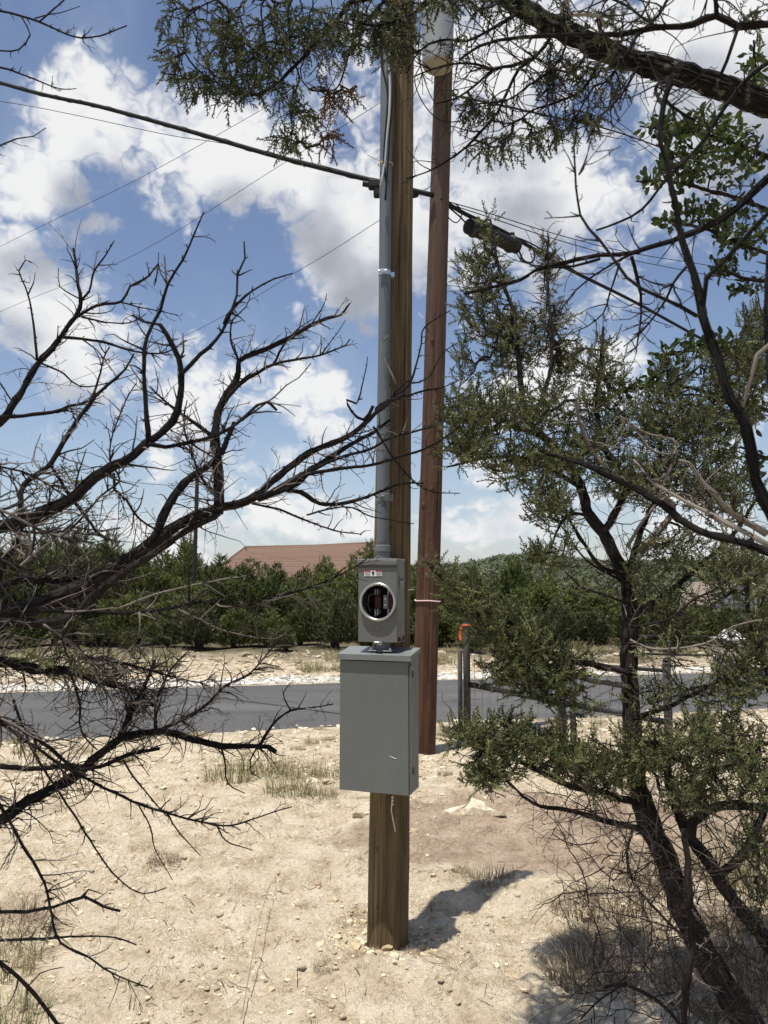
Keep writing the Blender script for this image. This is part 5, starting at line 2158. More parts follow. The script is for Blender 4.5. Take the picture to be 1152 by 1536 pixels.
LL('A10', [(62, 545), (95, 560), (120, 580), (160, 575), (205, 560)], 4, 1.3, 2.1, 2.2)
LL('B', [(OFF, 900), (-120, 830), (-30, 800), (30, 782), (60, 768), (104, 745), (154, 705), (198, 685), (224, 661), (255, 635), (268, 596), (273, 560), (260, 518), (240, 489), (216, 483), (198, 474)], 26, 3, 1.5, 1.45,
   ws=[27, 26, 24, 22, 20, 16, 12, 8, 3], jit=.8)
LL('B2', [(222, 661), (221, 646), (219, 609), (216, 547), (221, 505), (240, 466), (251, 427), (273, 390), (288, 355), (306, 318)], 10, 2.5, 1.46, 1.5)
LL('B2b', [(251, 427), (240, 410), (238, 380)], 3, 1.2, 1.48, 1.48)
LL('B3', [(273, 562), (300, 531), (323, 509), (339, 482), (354, 442), (355, 412), (366, 388), (365, 362)], 9, 3, 1.45, 1.5)
LL('B3b', [(336, 486), (350, 462), (379, 436), (411, 418), (440, 410)], 6, 2.5, 1.46, 1.55)
LL('B4', [(224, 666), (250, 671), (304, 660), (336, 649), (363, 630), (385, 609), (403, 603), (416, 616)], 9, 5, 1.45, 1.6)
LL('B5', [(363, 632), (400, 605), (430, 578), (448, 566), (466, 545)], 3.5, 1.5, 1.55, 1.7)
LL('C', [(30, 800), (32, 771), (36, 726), (76, 698), (94, 664), (115, 633), (143, 594), (161, 578), (188, 554), (200, 530)], 9, 3, 1.6, 1.75, ws=[9, 9, 8, 6, 3])
LL('C1', [(76, 698), (90, 720), (110, 750), (140, 790), (160, 810)], 6, 6, 1.62, 2.0)
LL('D', [(328, 770), (328, 716), (323, 663), (325, 630), (333, 606), (352, 568), (358, 541), (368, 536), (401, 523), (438, 504), (465, 488), (490, 477), (511, 471), (524, 455)], 17, 3, 2.25, 2.4,
   ws=[18, 16, 15, 12, 9, 7, 5, 3])
LL('D2', [(333, 606), (358, 579), (385, 560), (409, 547), (444, 539), (481, 533), (519, 517), (525, 508)], 8, 2, 2.3, 2.4)
LL('D3', [(409, 547), (425, 518), (445, 495), (470, 478)], 5, 1.5, 2.35, 2.4)
LL('D4', [(358, 541), (347, 510), (350, 480), (370, 460), (376, 440)], 5, 1.5, 2.3, 2.3)
LL('D5', [(465, 488), (485, 460), (490, 440)], 3, 1.3, 2.38, 2.4)
LL('D6', [(481, 533), (505, 500), (518, 480)], 3, 1.3, 2.38, 2.4)
LL('D7', [(325, 660), (300, 640), (270, 620), (245, 600), (225, 580)], 8, 2.5, 2.26, 2.1)
LL('G', [(215, 820), (234, 800), (250, 762), (277, 724), (304, 706), (331, 679), (345, 650), (352, 632)], 16, 7, 2.15, 2.25)
LL('G2', [(0, 790), (60, 800), (110, 790), (150, 745), (180, 720), (165, 690), (170, 650), (190, 600), (205, 575)], 6, 2, 1.9, 2.1)
LL('G3', [(335, 760), (320, 740), (300, 715), (290, 690), (275, 640), (280, 600)], 7, 2, 2.1, 2.1)
LL('G4', [(170, 710), (172, 735), (190, 750), (210, 780), (245, 800)], 5, 4, 2.0, 2.15)
LL('H', [(OFF, 1010), (-100, 1000), (0, 992), (52, 1003), (104, 1007), (156, 1024), (198, 1036), (230, 1060)], 26, 4, 2.0, 2.4, ws=[26, 24, 20, 13, 5])
LL('H2', [(104, 1007), (118, 1050), (120, 1090), (130, 1110), (145, 1125)], 5, 2, 2.1, 2.2)
LL('H3', [(0, 880), (40, 868), (90, 872), (140, 868), (190, 870)], 12, 5, 2.2, 2.3)
LL('J', [(OFF, 1330), (-80, 1270), (0, 1230), (35, 1206), (104, 1168), (146, 1134), (182, 1109), (234, 1097), (260, 1100), (290, 1110), (331, 1119), (371, 1120), (403, 1120), (413, 1127)], 26, 7, 2.0, 2.5, ws=[28, 26, 22, 16, 13, 10, 6])
LL('J1', [(178, 1112), (195, 1075), (208, 1046), (224, 1013), (232, 990)], 10, 3, 2.25, 2.4)
LL('J2', [(234, 1097), (234, 1067), (242, 1033), (260, 1000), (285, 975)], 6, 2, 2.3, 2.4)
LL('J3', [(234, 1097), (281, 1075), (305, 1061), (338, 1028), (375, 1010), (417, 963), (438, 945)], 7, 2, 2.3, 2.45)
LL('J4', [(390, 1118), (400, 1100), (410, 1085), (436, 1066), (470, 1062), (500, 1056)], 6, 2, 2.45, 2.5)
LL('J5', [(436, 1066), (425, 1040), (440, 1020)], 3, 1.3, 2.45, 2.5)
LL('J6', [(0, 1150), (60, 1152), (104, 1148), (150, 1150), (200, 1130), (240, 1122)], 10, 6, 2.05, 2.3)
LL('J7', [(385, 1122), (376, 1140), (378, 1160), (392, 1168)], 3, 1.5, 2.45, 2.5)
LL('J8', [(331, 1120), (338, 1150), (342, 1175), (368, 1190)], 4, 1.5, 2.4, 2.45)
LL('K', [(OFF, 1400), (-100, 1378), (0, 1368), (52, 1366), (104, 1352), (128, 1345), (156, 1359), (182, 1366)], 10, 4, 1.9, 2.05)
LL('K2', [(122, 1346), (134, 1335), (155, 1342)], 3.5, 1.5, 2.0, 2.05)
LL('L', [(-60, 1120), (0, 1206), (35, 1269), (66, 1324), (76, 1373), (90, 1415), (132, 1436), (167, 1460), (222, 1481)], 8, 2, 1.7, 1.9)
LL('M', [(-100, 1410), (0, 1409), (70, 1408), (122, 1404), (174, 1406), (205, 1418)], 6, 2, 1.9, 2.0)
LL('N', [(20, 1050), (52, 1130), (87, 1186), (122, 1241), (153, 1290), (184, 1324), (215, 1340), (250, 1331)], 5, 2, 1.9, 2.1)
LL('O', [(-40, 1060), (40, 1110), (76, 1135), (111, 1158), (156, 1182), (208, 1205), (260, 1222), (312, 1234), (347, 1239), (399, 1222), (438, 1210)], 8, 2, 1.9, 2.3)
LL('O2', [(208, 1208), (225, 1240), (233, 1275), (258, 1320)], 3, 1.3, 2.1, 2.15)
LL('O3', [(325, 1237), (340, 1262), (380, 1276)], 3, 1.5, 2.2, 2.25)
LL('O4', [(250, 1218), (265, 1245), (300, 1284)], 3, 1.3, 2.15, 2.2)
LL('O5', [(185, 1140), (200, 1165), (220, 1190), (250, 1225)], 4, 2, 2.1, 2.15)
LL('Q', [(-60, 1055), (0, 1078), (39, 1096), (78, 1122), (112, 1153)], 9, 6, 1.7, 1.85)
LL('Q2', [(0, 1078), (50, 1100), (70, 1110), (100, 1120)], 5, 2, 1.75, 1.8, bark='bark_pale')
LL('R', [(60, 915), (98, 916), (188, 918), (260, 912), (300, 903), (352, 909), (408, 897), (469, 881), (534, 850), (550, 838)], 8, 2, 1.8, 2.0)
LL('R2', [(267, 915), (300, 930), (328, 944), (380, 955), (413, 958), (430, 950)], 3.5, 1.5, 1.85, 1.95, bark='bark_pale')
LL('R3', [(180, 912), (244, 888), (328, 869), (370, 862), (403, 848)], 4, 1.8, 1.85, 1.95, bark='bark_pale')
LL('R4', [(284, 903), (284, 880), (282, 860), (262, 830)], 4, 1.5, 1.85, 1.9)
LL('R5', [(65, 937), (104, 963), (135, 994), (150, 1025), (180, 1050), (225, 1056)], 5, 2, 1.8, 1.95, bark='bark_pale')
LL('R6', [(209, 918), (210, 940), (208, 956)], 3.5, 2, 1.85, 1.85, bark='bark_pale')
LL('R7', [(130, 985), (200, 1000), (240, 1010), (300, 1024), (320, 1010)], 6, 2, 2.1, 2.2)
LL('S', [(OFF, 1380), (-60, 1420), (0, 1446), (42, 1480), (87, 1536), (120, 1580)], 7, 6, 1.6, 1.7)
LL('S2', [(42, 1480), (60, 1460), (95, 1450)], 2.5, 1.2, 1.65, 1.7)
LL('U', [(OFF, 30), (-80, 15), (0, 17), (40, 27), (75, 39), (110, 55), (150, 54), (190, 38)], 7, 2.5, 1.75, 1.9)
LL('U2', [(30, 24), (45, 52), (28, 75), (0, 76), (-60, 70)], 3, 2.5, 1.8, 1.8)
LL('U3', [(-80, 85), (0, 101), (50, 119), (90, 133), (115, 133)], 5, 1.5, 1.8, 1.85)
LL('U4', [(-80, 235), (0, 219), (25, 208), (50, 205), (68, 192)], 4, 1.5, 1.8, 1.85)
LL('U5', [(60, 32), (78, 15), (95, 0), (120, -20)], 3, 2, 1.8, 1.85)
LL('U6', [(52, 27), (90, 18), (120, 9)], 2.5, 1, 1.8, 1.85)
LL('V', [(OFF, 1150), (-80, 1060), (-20, 960), (0, 860), (20, 820), (30, 790)], 14, 8, 1.7, 1.6)
LL('V2', [(-40, 760), (0, 765), (50, 790), (90, 805), (130, 800), (180, 790)], 7, 2.5, 1.4, 1.5, bark='bark_pale')
LL('V3', [(-40, 830), (0, 840), (30, 850), (50, 820), (52, 795)], 10, 4, 1.3, 1.4)
LL('V4', [(-60, 690), (0, 700), (50, 715), (100, 745)], 5, 3, 1.6, 1.6)
# connect high limbs to the trunk
for (a, zt) in (((OFF, 30), 2.9), ((-80, 85), 2.7), ((-80, 235), 2.4), ((OFF, 820), 1.9), ((OFF, 900), 1.75), ((OFF, 1400), .6), ((OFF, 1330), .8), ((OFF, 980), 1.5), ((OFF, 1380), .7), ((OFF, 1150), 1.2)):
    q = P(a[0], a[1], 1.9)
    j = int(np.argmin(np.abs(tp_[:, 2] - zt)))
    mb = MB()
    add_tube(mb, spline([tp_[j], (tp_[j] + q) / 2 + [0, 0, .03], q], .05), .016, 10, ridge=.05, seed=j)
    mb.build('limb', M['bark_dead'], T1.root)
for k_, (n_, L_, dp) in {'E': (34, (.06, .22), 2), 'Es': (10, (.05, .18), 2), 'E2': (12, (.05, .14), 2), 'E2b': (10, (.04, .14), 2), 'E3': (10, (.04, .12), 2), 'E4': (12, (.05, .14), 2), 'E5': (6, (.03, .08), 1),
                         'E6': (4, (.03, .07), 1), 'E12': (5, (.03, .09), 1), 'A': (18, (.06, .18), 2), 'A1': (3, (.03, .08), 1), 'A2': (3, (.03, .08), 1), 'A4': (12, (.04, .12), 2), 'A5': (9, (.03, .09), 1), 'A6': (5, (.03, .08), 1),
                         'A7': (4, (.03, .07), 1), 'A8': (12, (.04, .14), 2), 'B': (12, (.04, .12), 1), 'B2': (5, (.03, .08), 1), 'B3': (3, (.03, .06), 1), 'B4': (7, (.04, .12), 2), 'C': (9, (.04, .12), 2), 'D': (28, (.04, .14), 2),
                         'D2': (12, (.03, .10), 1), 'D3': (4, (.03, .07), 1), 'D4': (5, (.03, .1), 1), 'D7': (10, (.05, .16), 2), 'G': (12, (.05, .16), 2), 'G2': (10, (.05, .14), 2), 'G3': (12, (.05, .15), 2), 'G4': (8, (.05, .14), 2),
                         'H': (46, (.08, .24), 2), 'H2': (8, (.05, .14), 2), 'H3': (22, (.06, .2), 2), 'J': (30, (.05, .18), 2), 'J1': (12, (.05, .16), 2), 'J2': (8, (.04, .14), 2), 'J3': (14, (.04, .14), 2), 'J4': (8, (.03, .1), 1), 'J6': (12, (.05, .15), 2),
                         'K': (5, (.03, .08), 1), 'L': (10, (.04, .12), 1), 'M': (5, (.02, .05), 1), 'N': (4, (.02, .08), 1), 'O': (12, (.03, .12), 1), 'Q': (8, (.05, .16), 2), 'R': (14, (.04, .15), 2), 'R2': (8, (.03, .1), 1), 'R3': (8, (.03, .1), 1),
                         'R5': (12, (.04, .14), 2), 'R7': (16, (.05, .16), 2), 'S': (7, (.04, .12), 2), 'U': (5, (.03, .07), 1), 'U3': (3, (.02, .05), 1), 'U4': (5, (.02, .06), 1), 'V': (12, (.06, .18), 2), 'V2': (12, (.05, .15), 2), 'V3': (10, (.05, .14), 2), 'V4': (8, (.04, .12), 2)}.items():
    pts, rad = L1[k_]
    t0 = .3 if pts[0][0] < -1.0 else 0.05
    T1.twigs_on(pts, rad, int(n_ * 1.45 * (2.9 if k_ in ('H', 'H3', 'J', 'J1', 'J2', 'J3', 'J6', 'R', 'R5', 'R7', 'Q', 'V', 'V2', 'V4', 'L', 'N', 'O', 'G2', 'G3') else 1.35)), L_, dp, t0=t0, prob=.30, rr=.0021)
T1.finish()
# a few live sprigs left on the dead juniper
rr1 = np.random.default_rng(21)
fp_ = blob_points([(100, 720, 14, 10, 2.1, .05, 6), (72, 728, 8, 6, 2.1, .05, 4), (180, 960, 30, 22, 2.3, .1, 22), (130, 1000, 40, 16, 2.2, .12, 26), (60, 985, 50, 14, 2.1, .1, 18), (170, 1010, 30, 14, 2.3, .1, 14), (115, 740, 10, 8, 2.1, .05, 4)], rr1)
mb = MB()
place_sprays(mb, fp_, rr1.normal(0, 1, (len(fp_), 3)) + [0.5, 0, .3], rr1.uniform(.04, .075, len(fp_)), SPR, rr1)
mb.build('foliage', M['juniper'], T1.root, kind='stuff')

# ---- the live juniper on the right
T2 = Tree('juniper_tree', (1.45, 3.02, 0), 'live juniper with a leaning shaggy trunk and green crown filling the right side', bark='bark_live', seed=12)


def L2_(*a, **k):
    return T2.limb(*a, **k)


L2_([(1145, 1580), (1114, 1526), (1074, 1460), (1045, 1407), (1019, 1354), (998, 1288), (974, 1236), (961, 1196), (950, 1150), (945, 1050), (942, 980), (945, 900), (935, 860), (905, 800), (884, 773), (870, 730), (845, 690), (815, 655), (796, 638), (783, 590), (778, 530), (770, 470), (750, 410), (735, 330)],
    0, 0, 2.62, 3.1, ws=[42, 38, 34, 31, 28, 26, 24, 23, 21, 17, 13, 10, 8, 6, 4, 2], name='trunk', sides=26, ridge=.10)
L2_([(905, 800), (925, 770), (935, 735), (925, 700), (905, 665), (895, 610), (900, 560), (905, 490)], 12, 3, 2.90, 3.10)
L2_([(796, 638), (825, 560), (828, 500), (822, 440), (822, 350)], 7, 2, 3.00, 3.10)
L2_([(815, 655), (760, 640), (710, 650), (655, 625)], 7, 2, 3.00, 3.00)
L2_([(870, 730), (800, 690), (740, 685), (670, 700)], 7, 2, 2.90, 2.90)
L2_([(884, 773), (850, 775), (820, 830), (800, 845)], 5, 2, 2.85, 2.70)
L2_([(945, 1010), (900, 1000), (850, 985), (800, 970), (750, 945), (700, 905), (645, 850)], 10, 2, 2.80, 2.60)
L2_([(945, 1030), (880, 1018), (820, 995), (780, 990), (740, 975)], 8, 3, 2.80, 2.70, bark='bark_pale')
L2_([(956, 1204), (903, 1189), (850, 1176), (800, 1150), (740, 1125), (680, 1090)], 11, 3, 2.70, 2.50)
L2_([(966, 1244), (903, 1230), (850, 1215), (800, 1205), (770, 1180)], 9, 2, 2.65, 2.50)
L2_([(942, 930), (1000, 890), (1050, 850), (1100, 800), (1140, 740)], 9, 3, 2.80, 3.00)
L2_([(940, 870), (960, 800), (985, 740), (990, 680), (1000, 600)], 9, 3, 2.90, 3.10)
L2_([(950, 1080), (1000, 1060), (1060, 1030), (1120, 1005)], 7, 3, 2.70, 2.60)
L2_([(1260, 1600), (1200, 1480), (1151, 1415), (1114, 1368), (1088, 1331), (1061, 1288), (1035, 1257), (1019, 1220), (1005, 1180), (1000, 1110)], 30, 9, 2.60, 2.85, ws=[28, 25, 21, 18, 15, 8], name='second_trunk', ridge=.1)
L2_([(1035, 1257), (1040, 1230), (1061, 1215), (1100, 1208), (1152, 1212), (1220, 1215)], 15, 9, 2.70, 2.60)
L2_([(1078, 1315), (1105, 1290), (1130, 1250), (1150, 1200), (1165, 1100)], 12, 6, 2.65, 2.70)
L2_([(1027, 1244), (1032, 1288), (1036, 1354), (1038, 1421), (1030, 1460), (1024, 1560)], 9, 9, 2.2, 2.1, name='dead_stick', ridge=.03)
L2_([(950, 1241), (941, 1289), (956, 1331), (995, 1376), (1035, 1415), (1059, 1431)], 4, 4, 2.5, 2.4)
L2_([(908, 1481), (937, 1476), (979, 1497), (1008, 1521), (1030, 1560)], 4, 6, 2.2, 2.2)
L2_([(937, 1476), (900, 1500), (870, 1530)], 3, 2, 2.2, 2.15)
L2_([(1030, 1460), (1020, 1490), (990, 1510)], 7, 2, 2.15, 2.2, bark='bark_pale')
L2_([(929, 624), (955, 642), (976, 651), (1007, 658), (1018, 666), (1012, 681), (981, 676), (965, 660), (950, 636)], 2.5, 4, 2.60, 2.60, bark='bark_pale')
L2_([(1016, 676), (1007, 700), (994, 729), (985, 760)], 4, 3, 2.60, 2.70, bark='bark_pale')
L2_([(1018, 690), (1033, 694), (1049, 718), (1073, 742), (1099, 770), (1150, 800)], 5, 9, 2.60, 2.60, bark='bark_pale')
L2_([(866, 600), (870, 632), (889, 676), (913, 705), (929, 715), (981, 739), (1010, 765), (960, 830)], 4, 10, 2.80, 2.85, bark='bark_pale')
L2_([(940, 820), (980, 760), (1020, 740), (1060, 760)], 6, 3, 2.80, 2.70, bark='bark_pale')
L2_([(945, 960), (985, 975), (1060, 965), (1100, 940), (1145, 930)], 4, 2.5, 2.60, 2.40, bark='bark_pale')
L2_([(950, 1110), (1000, 1120), (1060, 1110), (1120, 1120), (1180, 1110)], 7, 4, 2.70, 2.50)
L2_([(940, 905), (900, 890), (870, 880), (850, 860)], 4, 2, 2.80, 2.70)
L2_([(790, 990), (788, 950), (786, 930)], 5, 2, 2.70, 2.70, bark='bark_pale')
L2_([(935, 860), (900, 850), (860, 790), (845, 765)], 7, 2.5, 2.85, 2.70)
L2_([(930, 870), (880, 840), (850, 800), (835, 780)], 4, 1.8, 2.85, 2.80)
L2_([(945, 940), (1000, 930), (1040, 900), (1080, 880), (1110, 850)], 5, 2.5, 2.60, 2.50)
L2_([(1165, 1100), (1150, 1000), (1120, 900), (1130, 800)], 10, 4, 2.60, 2.70)
t2blobs = [(1060, 930, 66, 52, 2.7, .2, 55), (1000, 965, 40, 30, 2.7, .15, 26), (1115, 1000, 44, 40, 2.65, .2, 60), (985, 895, 34, 26, 2.75, .15, 20), (1080, 560, 40, 40, 3.0, .2, 70), (940, 720, 50, 40, 2.9, .2, 60), (1010, 560, 30, 30, 3.0, .15, 30), (850, 690, 50, 40, 2.85, .2, 60),
    
    (733, 355, 12, 45, 3.15, .1, 33), (735, 420, 26, 45, 3.15, .15, 82), (705, 400, 22, 25, 3.15, .1, 24), (712, 470, 26, 40, 3.10, .15, 54), (765, 510, 45, 60, 3.15, .2, 187), (822, 395, 12, 50, 3.20, .1, 39),
    (826, 490, 28, 50, 3.20, .15, 78), (852, 540, 30, 36, 3.20, .15, 67), (697, 540, 18, 45, 3.10, .1, 30), (722, 620, 66, 44, 2.75, .25, 170), (805, 615, 62, 55, 2.95, .25, 150), (698, 672, 42, 26, 2.70, .2, 70),
    (785, 695, 74, 36, 2.85, .25, 135), (825, 755, 36, 40, 2.75, .2, 80), (815, 832, 30, 15, 2.65, .12, 42), (852, 812, 14, 20, 2.65, .1, 8),
    (905, 560, 32, 66, 3.05, .2, 105), (890, 650, 55, 60, 3.00, .25, 150), (985, 625, 58, 52, 3.05, .25, 188), (1060, 640, 55, 58, 3.00, .3, 195), (980, 715, 80, 44, 2.95, .3, 182), (1080, 735, 66, 55, 2.90, .3, 169),
    (1125, 560, 35, 75, 3.00, .25, 130), (1130, 480, 26, 26, 3.00, .15, 40), (1100, 850, 56, 45, 2.70, .25, 104), (1010, 820, 50, 34, 2.80, .2, 54), (1135, 930, 26, 55, 2.60, .2, 50), (960, 850, 34, 34, 2.80, .2, 22),
    (650, 852, 20, 18, 2.55, .08, 9), (672, 875, 24, 20, 2.55, .1, 20), (702, 893, 36, 26, 2.60, .12, 44), (742, 930, 46, 34, 2.65, .15, 84), (792, 958, 54, 36, 2.65, .2, 130), (800, 1006, 54, 36, 2.65, .2, 120), (758, 1000, 36, 28, 2.65, .15, 50),
    (855, 1000, 40, 30, 2.70, .2, 45), (850, 1045, 45, 18, 2.65, .15, 30), (697, 1100, 26, 22, 2.50, .1, 38), (755, 1108, 52, 36, 2.55, .15, 125), (735, 1155, 46, 24, 2.50, .12, 78), (830, 1130, 52, 38, 2.55, .2, 110),
    (900, 1150, 52, 44, 2.65, .2, 110), (970, 1125, 52, 46, 2.65, .2, 105), (1060, 1115, 66, 52, 2.55, .25, 150), (1125, 1150, 36, 64, 2.50, .25, 95), (1045, 1190, 60, 34, 2.55, .2, 90), (1130, 1260, 28, 38, 2.50, .15, 35),
    (1000, 1035, 60, 26, 2.70, .2, 40), (1100, 1025, 54, 38, 2.60, .2, 75), (1140, 1330, 16, 36, 2.50, .1, 15)]
att = blob_points(t2blobs, T2.r, 1.65)
dirs = T2.grow(att, .0055)
r_ = T2.r
n = len(att)
dirs = dirs / (np.linalg.norm(dirs, axis=1, keepdims=True) + 1e-9) + r_.normal(0, .35, (n, 3)) + np.array([0, 0, .75])
mb = MB()
place_sprays(mb, att - .02 * norm(np.array([0, 0, 1.])), dirs, r_.uniform(.045, .08, n), SPR, r_)
mb.build('foliage', M['juniper'], T2.root, kind='stuff')
T2.pale = .5
for (pts, rad, c_) in zip(T2.pts, T2.rad, range(99)):
    T2.twigs_on(pts, rad, 10 if len(pts) < 30 else 40, (.05, .2), 2, prob=.25, rr=.002)
# twiggy brush low on its trunks
for k_ in range(150):
    i = T2.r.integers(0, 3)
    px_, py_ = T2.r.uniform(880, 1150), T2.r.uniform(1210, 1530)
    p_ = P(px_, py_, T2.r.uniform(2.2, 2.6))
    T2.twig(p_, T2.r.normal(0, 1, 3) + [-.4, 0, .1], T2.r.uniform(.15, .4), .0022, 2, .02, .25)
T2.finish('dead_twigs')

# ---- overhead juniper limb with hanging sprays
T3 = Tree('juniper_tree', (1.75, 1.25, 0), 'overhanging juniper whose thick limb and drooping sprays cross the top of the view', bark='bark_top', seed=13)
mb = MB()
tp3 = spline([[1.75, 1.25, -.2], [1.7, 1.25, .8], [1.62, 1.3, 1.6], [1.45, 1.38, 2.2], [1.1, 1.5, 2.52]], .06)
v, f, uv = tube_arrays(tp3, np.linspace(.11, .045, len(tp3)), 18, ridge=.08, seed=5)
mb.add(v, f, None, uv)
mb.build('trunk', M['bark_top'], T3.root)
T3.limb([(1420, 230), (1290, 200), (1151, 157), (1095, 137), (1020, 112), (945, 90), (877, 62), (821, 37), (770, 5), (720, -30), (660, -90)], 46, 24, 1.5, 1.85, ws=[42, 40, 37, 33, 31, 28, 22], name='main_limb', sides=24, ridge=.07)


def L3_(path, w0, w1, D0, D1, bark=None, node=True):
    return T3.limb(path, w0, w1, D0, D1, bark=bark, node=node)


l3 = [
    L3_([(700, -50), (620, -25), (560, -5), (524, 5), (511, 23), (477, 60), (446, 96), (412, 128), (386, 141), (355, 141), (334, 130), (295, 104), (277, 78)], 10, 2.5, 1.8, 1.75),
    L3_([(560, -5), (470, -10), (397, 0), (397, 65), (400, 110)], 5, 2, 1.8, 1.75),
    L3_([(500, -20), (438, 0), (436, 78), (449, 117), (436, 156), (438, 195), (436, 230)], 5, 1.5, 1.8, 1.75),
    L3_([(477, 60), (451, 104), (464, 135), (503, 135), (516, 104), (530, 60), (560, 20), (600, -20)], 2, 4, 1.75, 1.8),
    L3_([(397, 0), (340, -5), (300, 10), (275, 30)], 4, 2, 1.8, 1.75),
    L3_([(700, -50), (650, 0), (610, 25), (560, 40), (530, 30)], 6, 3, 1.8, 1.7),
    L3_([(827, 50), (824, 60), (798, 89), (777, 102), (762, 135), (746, 167), (730, 188), (699, 221), (673, 240), (647, 255), (610, 268)], 7, 2, 1.75, 1.8),
    L3_([(798, 89), (767, 99), (741, 104), (715, 125), (686, 146), (655, 155)], 6, 2, 1.72, 1.8),
    L3_([(741, 104), (700, 95), (660, 100), (620, 115)], 4, 2, 1.75, 1.8),
    L3_([(827, 65), (823, 117), (821, 156), (827, 182)], 4, 2, 1.7, 1.7),
    L3_([(915, 85), (899, 95), (873, 135), (834, 154), (795, 167), (769, 185), (741, 180), (720, 165)], 5, 2, 1.65, 1.7),
    L3_([(780, 20), (740, 40), (700, 60), (660, 60), (630, 75), (610, 110)], 6, 2, 1.75, 1.7),
    L3_([(850, 55), (840, 90), (790, 130), (760, 150), (700, 160), (690, 185)], 4, 2, 1.65, 1.7),
    L3_([(930, 90), (915, 120), (890, 130), (870, 165), (850, 195)], 4, 2, 1.6, 1.65),
]
L3_([(1230, 50), (1152, 34), (1110, 40), (1076, 22), (1039, 36), (982, 41), (930, 51), (870, 52), (814, 56), (765, 58), (720, 69), (690, 90)], 13, 4, 1.3, 1.5)
L3_([(848, -15), (851, 0), (857, 24), (880, 22), (900, 26), (907, 43)], 5, 5, 1.3, 1.3, bark='bark_pale')
L3_([(1060, -40), (1076, 0), (1078, 22)], 8, 8, 1.3, 1.3)
L3_([(1010, 112), (985, 130), (994, 157)], 6, 5, 1.4, 1.2)
L3_([(880, 62), (875, 90), (850, 110), (800, 85), (780, 70)], 4, 2, 1.5, 1.55)
L3_([(960, 95), (930, 145), (900, 175), (880, 215)], 5, 2, 1.5, 1.55)
L3_([(1020, 112), (1000, 150), (1040, 180), (1045, 178)], 6, 4, 1.5, 1.6)
L3_([(940, 85), (960, 50), (990, 20), (1010, -20)], 6, 4, 1.5, 1.6)
L3_([(985, 41), (940, 10), (900, -10)], 5, 4, 1.35, 1.4)
t3blobs = [
    (268, 20, 26, 26, 1.75, .08, 16), (268, 85, 22, 40, 1.75, .08, 22), (300, 120, 40, 26, 1.75, .08, 34), (345, 128, 36, 22, 1.75, .08, 22), (335, 45, 50, 48, 1.78, .1, 48), (380, 85, 50, 50, 1.78, .1, 56),
    (430, 50, 55, 52, 1.78, .12, 66), (410, 130, 50, 22, 1.75, .1, 24), (445, 175, 30, 26, 1.75, .08, 20), (440, 212, 26, 16, 1.75, .06, 16), (490, 205, 16, 20, 1.75, .06, 10), (500, 50, 52, 50, 1.78, .12, 64),
    (500, 140, 34, 34, 1.75, .08, 22), (560, 35, 50, 44, 1.78, .12, 62), (598, 30, 36, 42, 1.78, .1, 46), (600, 75, 24, 20, 1.75, .06, 16), (655, 2, 40, 14, 1.75, .1, 22), (725, 5, 50, 18, 1.78, .08, 28), (690, 60, 18, 20, 1.75, .1, 5),
    (725, 165, 34, 14, 1.75, .05, 16), (740, 215, 34, 20, 1.75, .06, 20), (700, 150, 20, 14, 1.75, .05, 8), (790, 200, 30, 18, 1.7, .05, 14), (835, 190, 26, 16, 1.7, .05, 14), (870, 180, 26, 22, 1.65, .05, 16),
    (825, 105, 26, 30, 1.7, .06, 18), (870, 110, 26, 26, 1.65, .06, 16), (905, 110, 30, 36, 1.65, .06, 16), (920, 40, 40, 30, 1.7, .08, 22), (790, 20, 36, 18, 1.75, .06, 18), (1130, 30, 30, 30, 1.6, .1, 14), (860, 20, 40, 18, 1.75, .08, 14)]
att = blob_points(t3blobs, T3.r, 1.55)
dirs = T3.grow(att, .004)
n = len(att)
dirs = dirs / (np.linalg.norm(dirs, axis=1, keepdims=True) + 1e-9) + T3.r.normal(0, .3, (n, 3)) + np.array([-.1, 0, -.55])
mb = MB()
tn = T3.r.random(n) * .85
tn[(att[:, 0] > P(470, 0, 1.75)[0]) & (att[:, 0] < P(535, 0, 1.75)[0]) & (att[:, 2] < P(500, 110, 1.75)[2])] = 1.1
place_sprays(mb, att, dirs, T3.r.uniform(.035, .062, n), SPR, T3.r, tn)
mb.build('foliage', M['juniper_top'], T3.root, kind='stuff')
for (pts, rad) in zip(T3.pts, T3.rad):
    vis = 10 if len(pts) < 40 else 14
    T3.twigs_on(pts, rad, vis, (.04, .15), 2, droop=.03, prob=.26, rr=.0018)
for q in l3[6:14]:
    T3.twigs_on(q[0], q[1], 14, (.05, .16), 2, droop=.03, prob=.3, rr=.0017)
T3.finish('bare_twigs')
# crown above and behind the camera that shades the near limbs
cr = T3.r
n = 420
cp_ = np.stack([cr.uniform(-1.3, 1.3, n), cr.uniform(-.6, .9, n), cr.uniform(2.9, 3.8, n)], -1)
T3.limb([(1290, 200), (1000, -300), (600, -700), (200, -1000)], 40, 10, 1.45, .8, name='limb')
mb = MB()
place_sprays(mb, cp_, cr.normal(0, 1, (n, 3)), cr.uniform(.12, .2, n), SPR_C, cr)
mb.build('upper_foliage', M['juniper_top'], T3.root, kind='stuff')

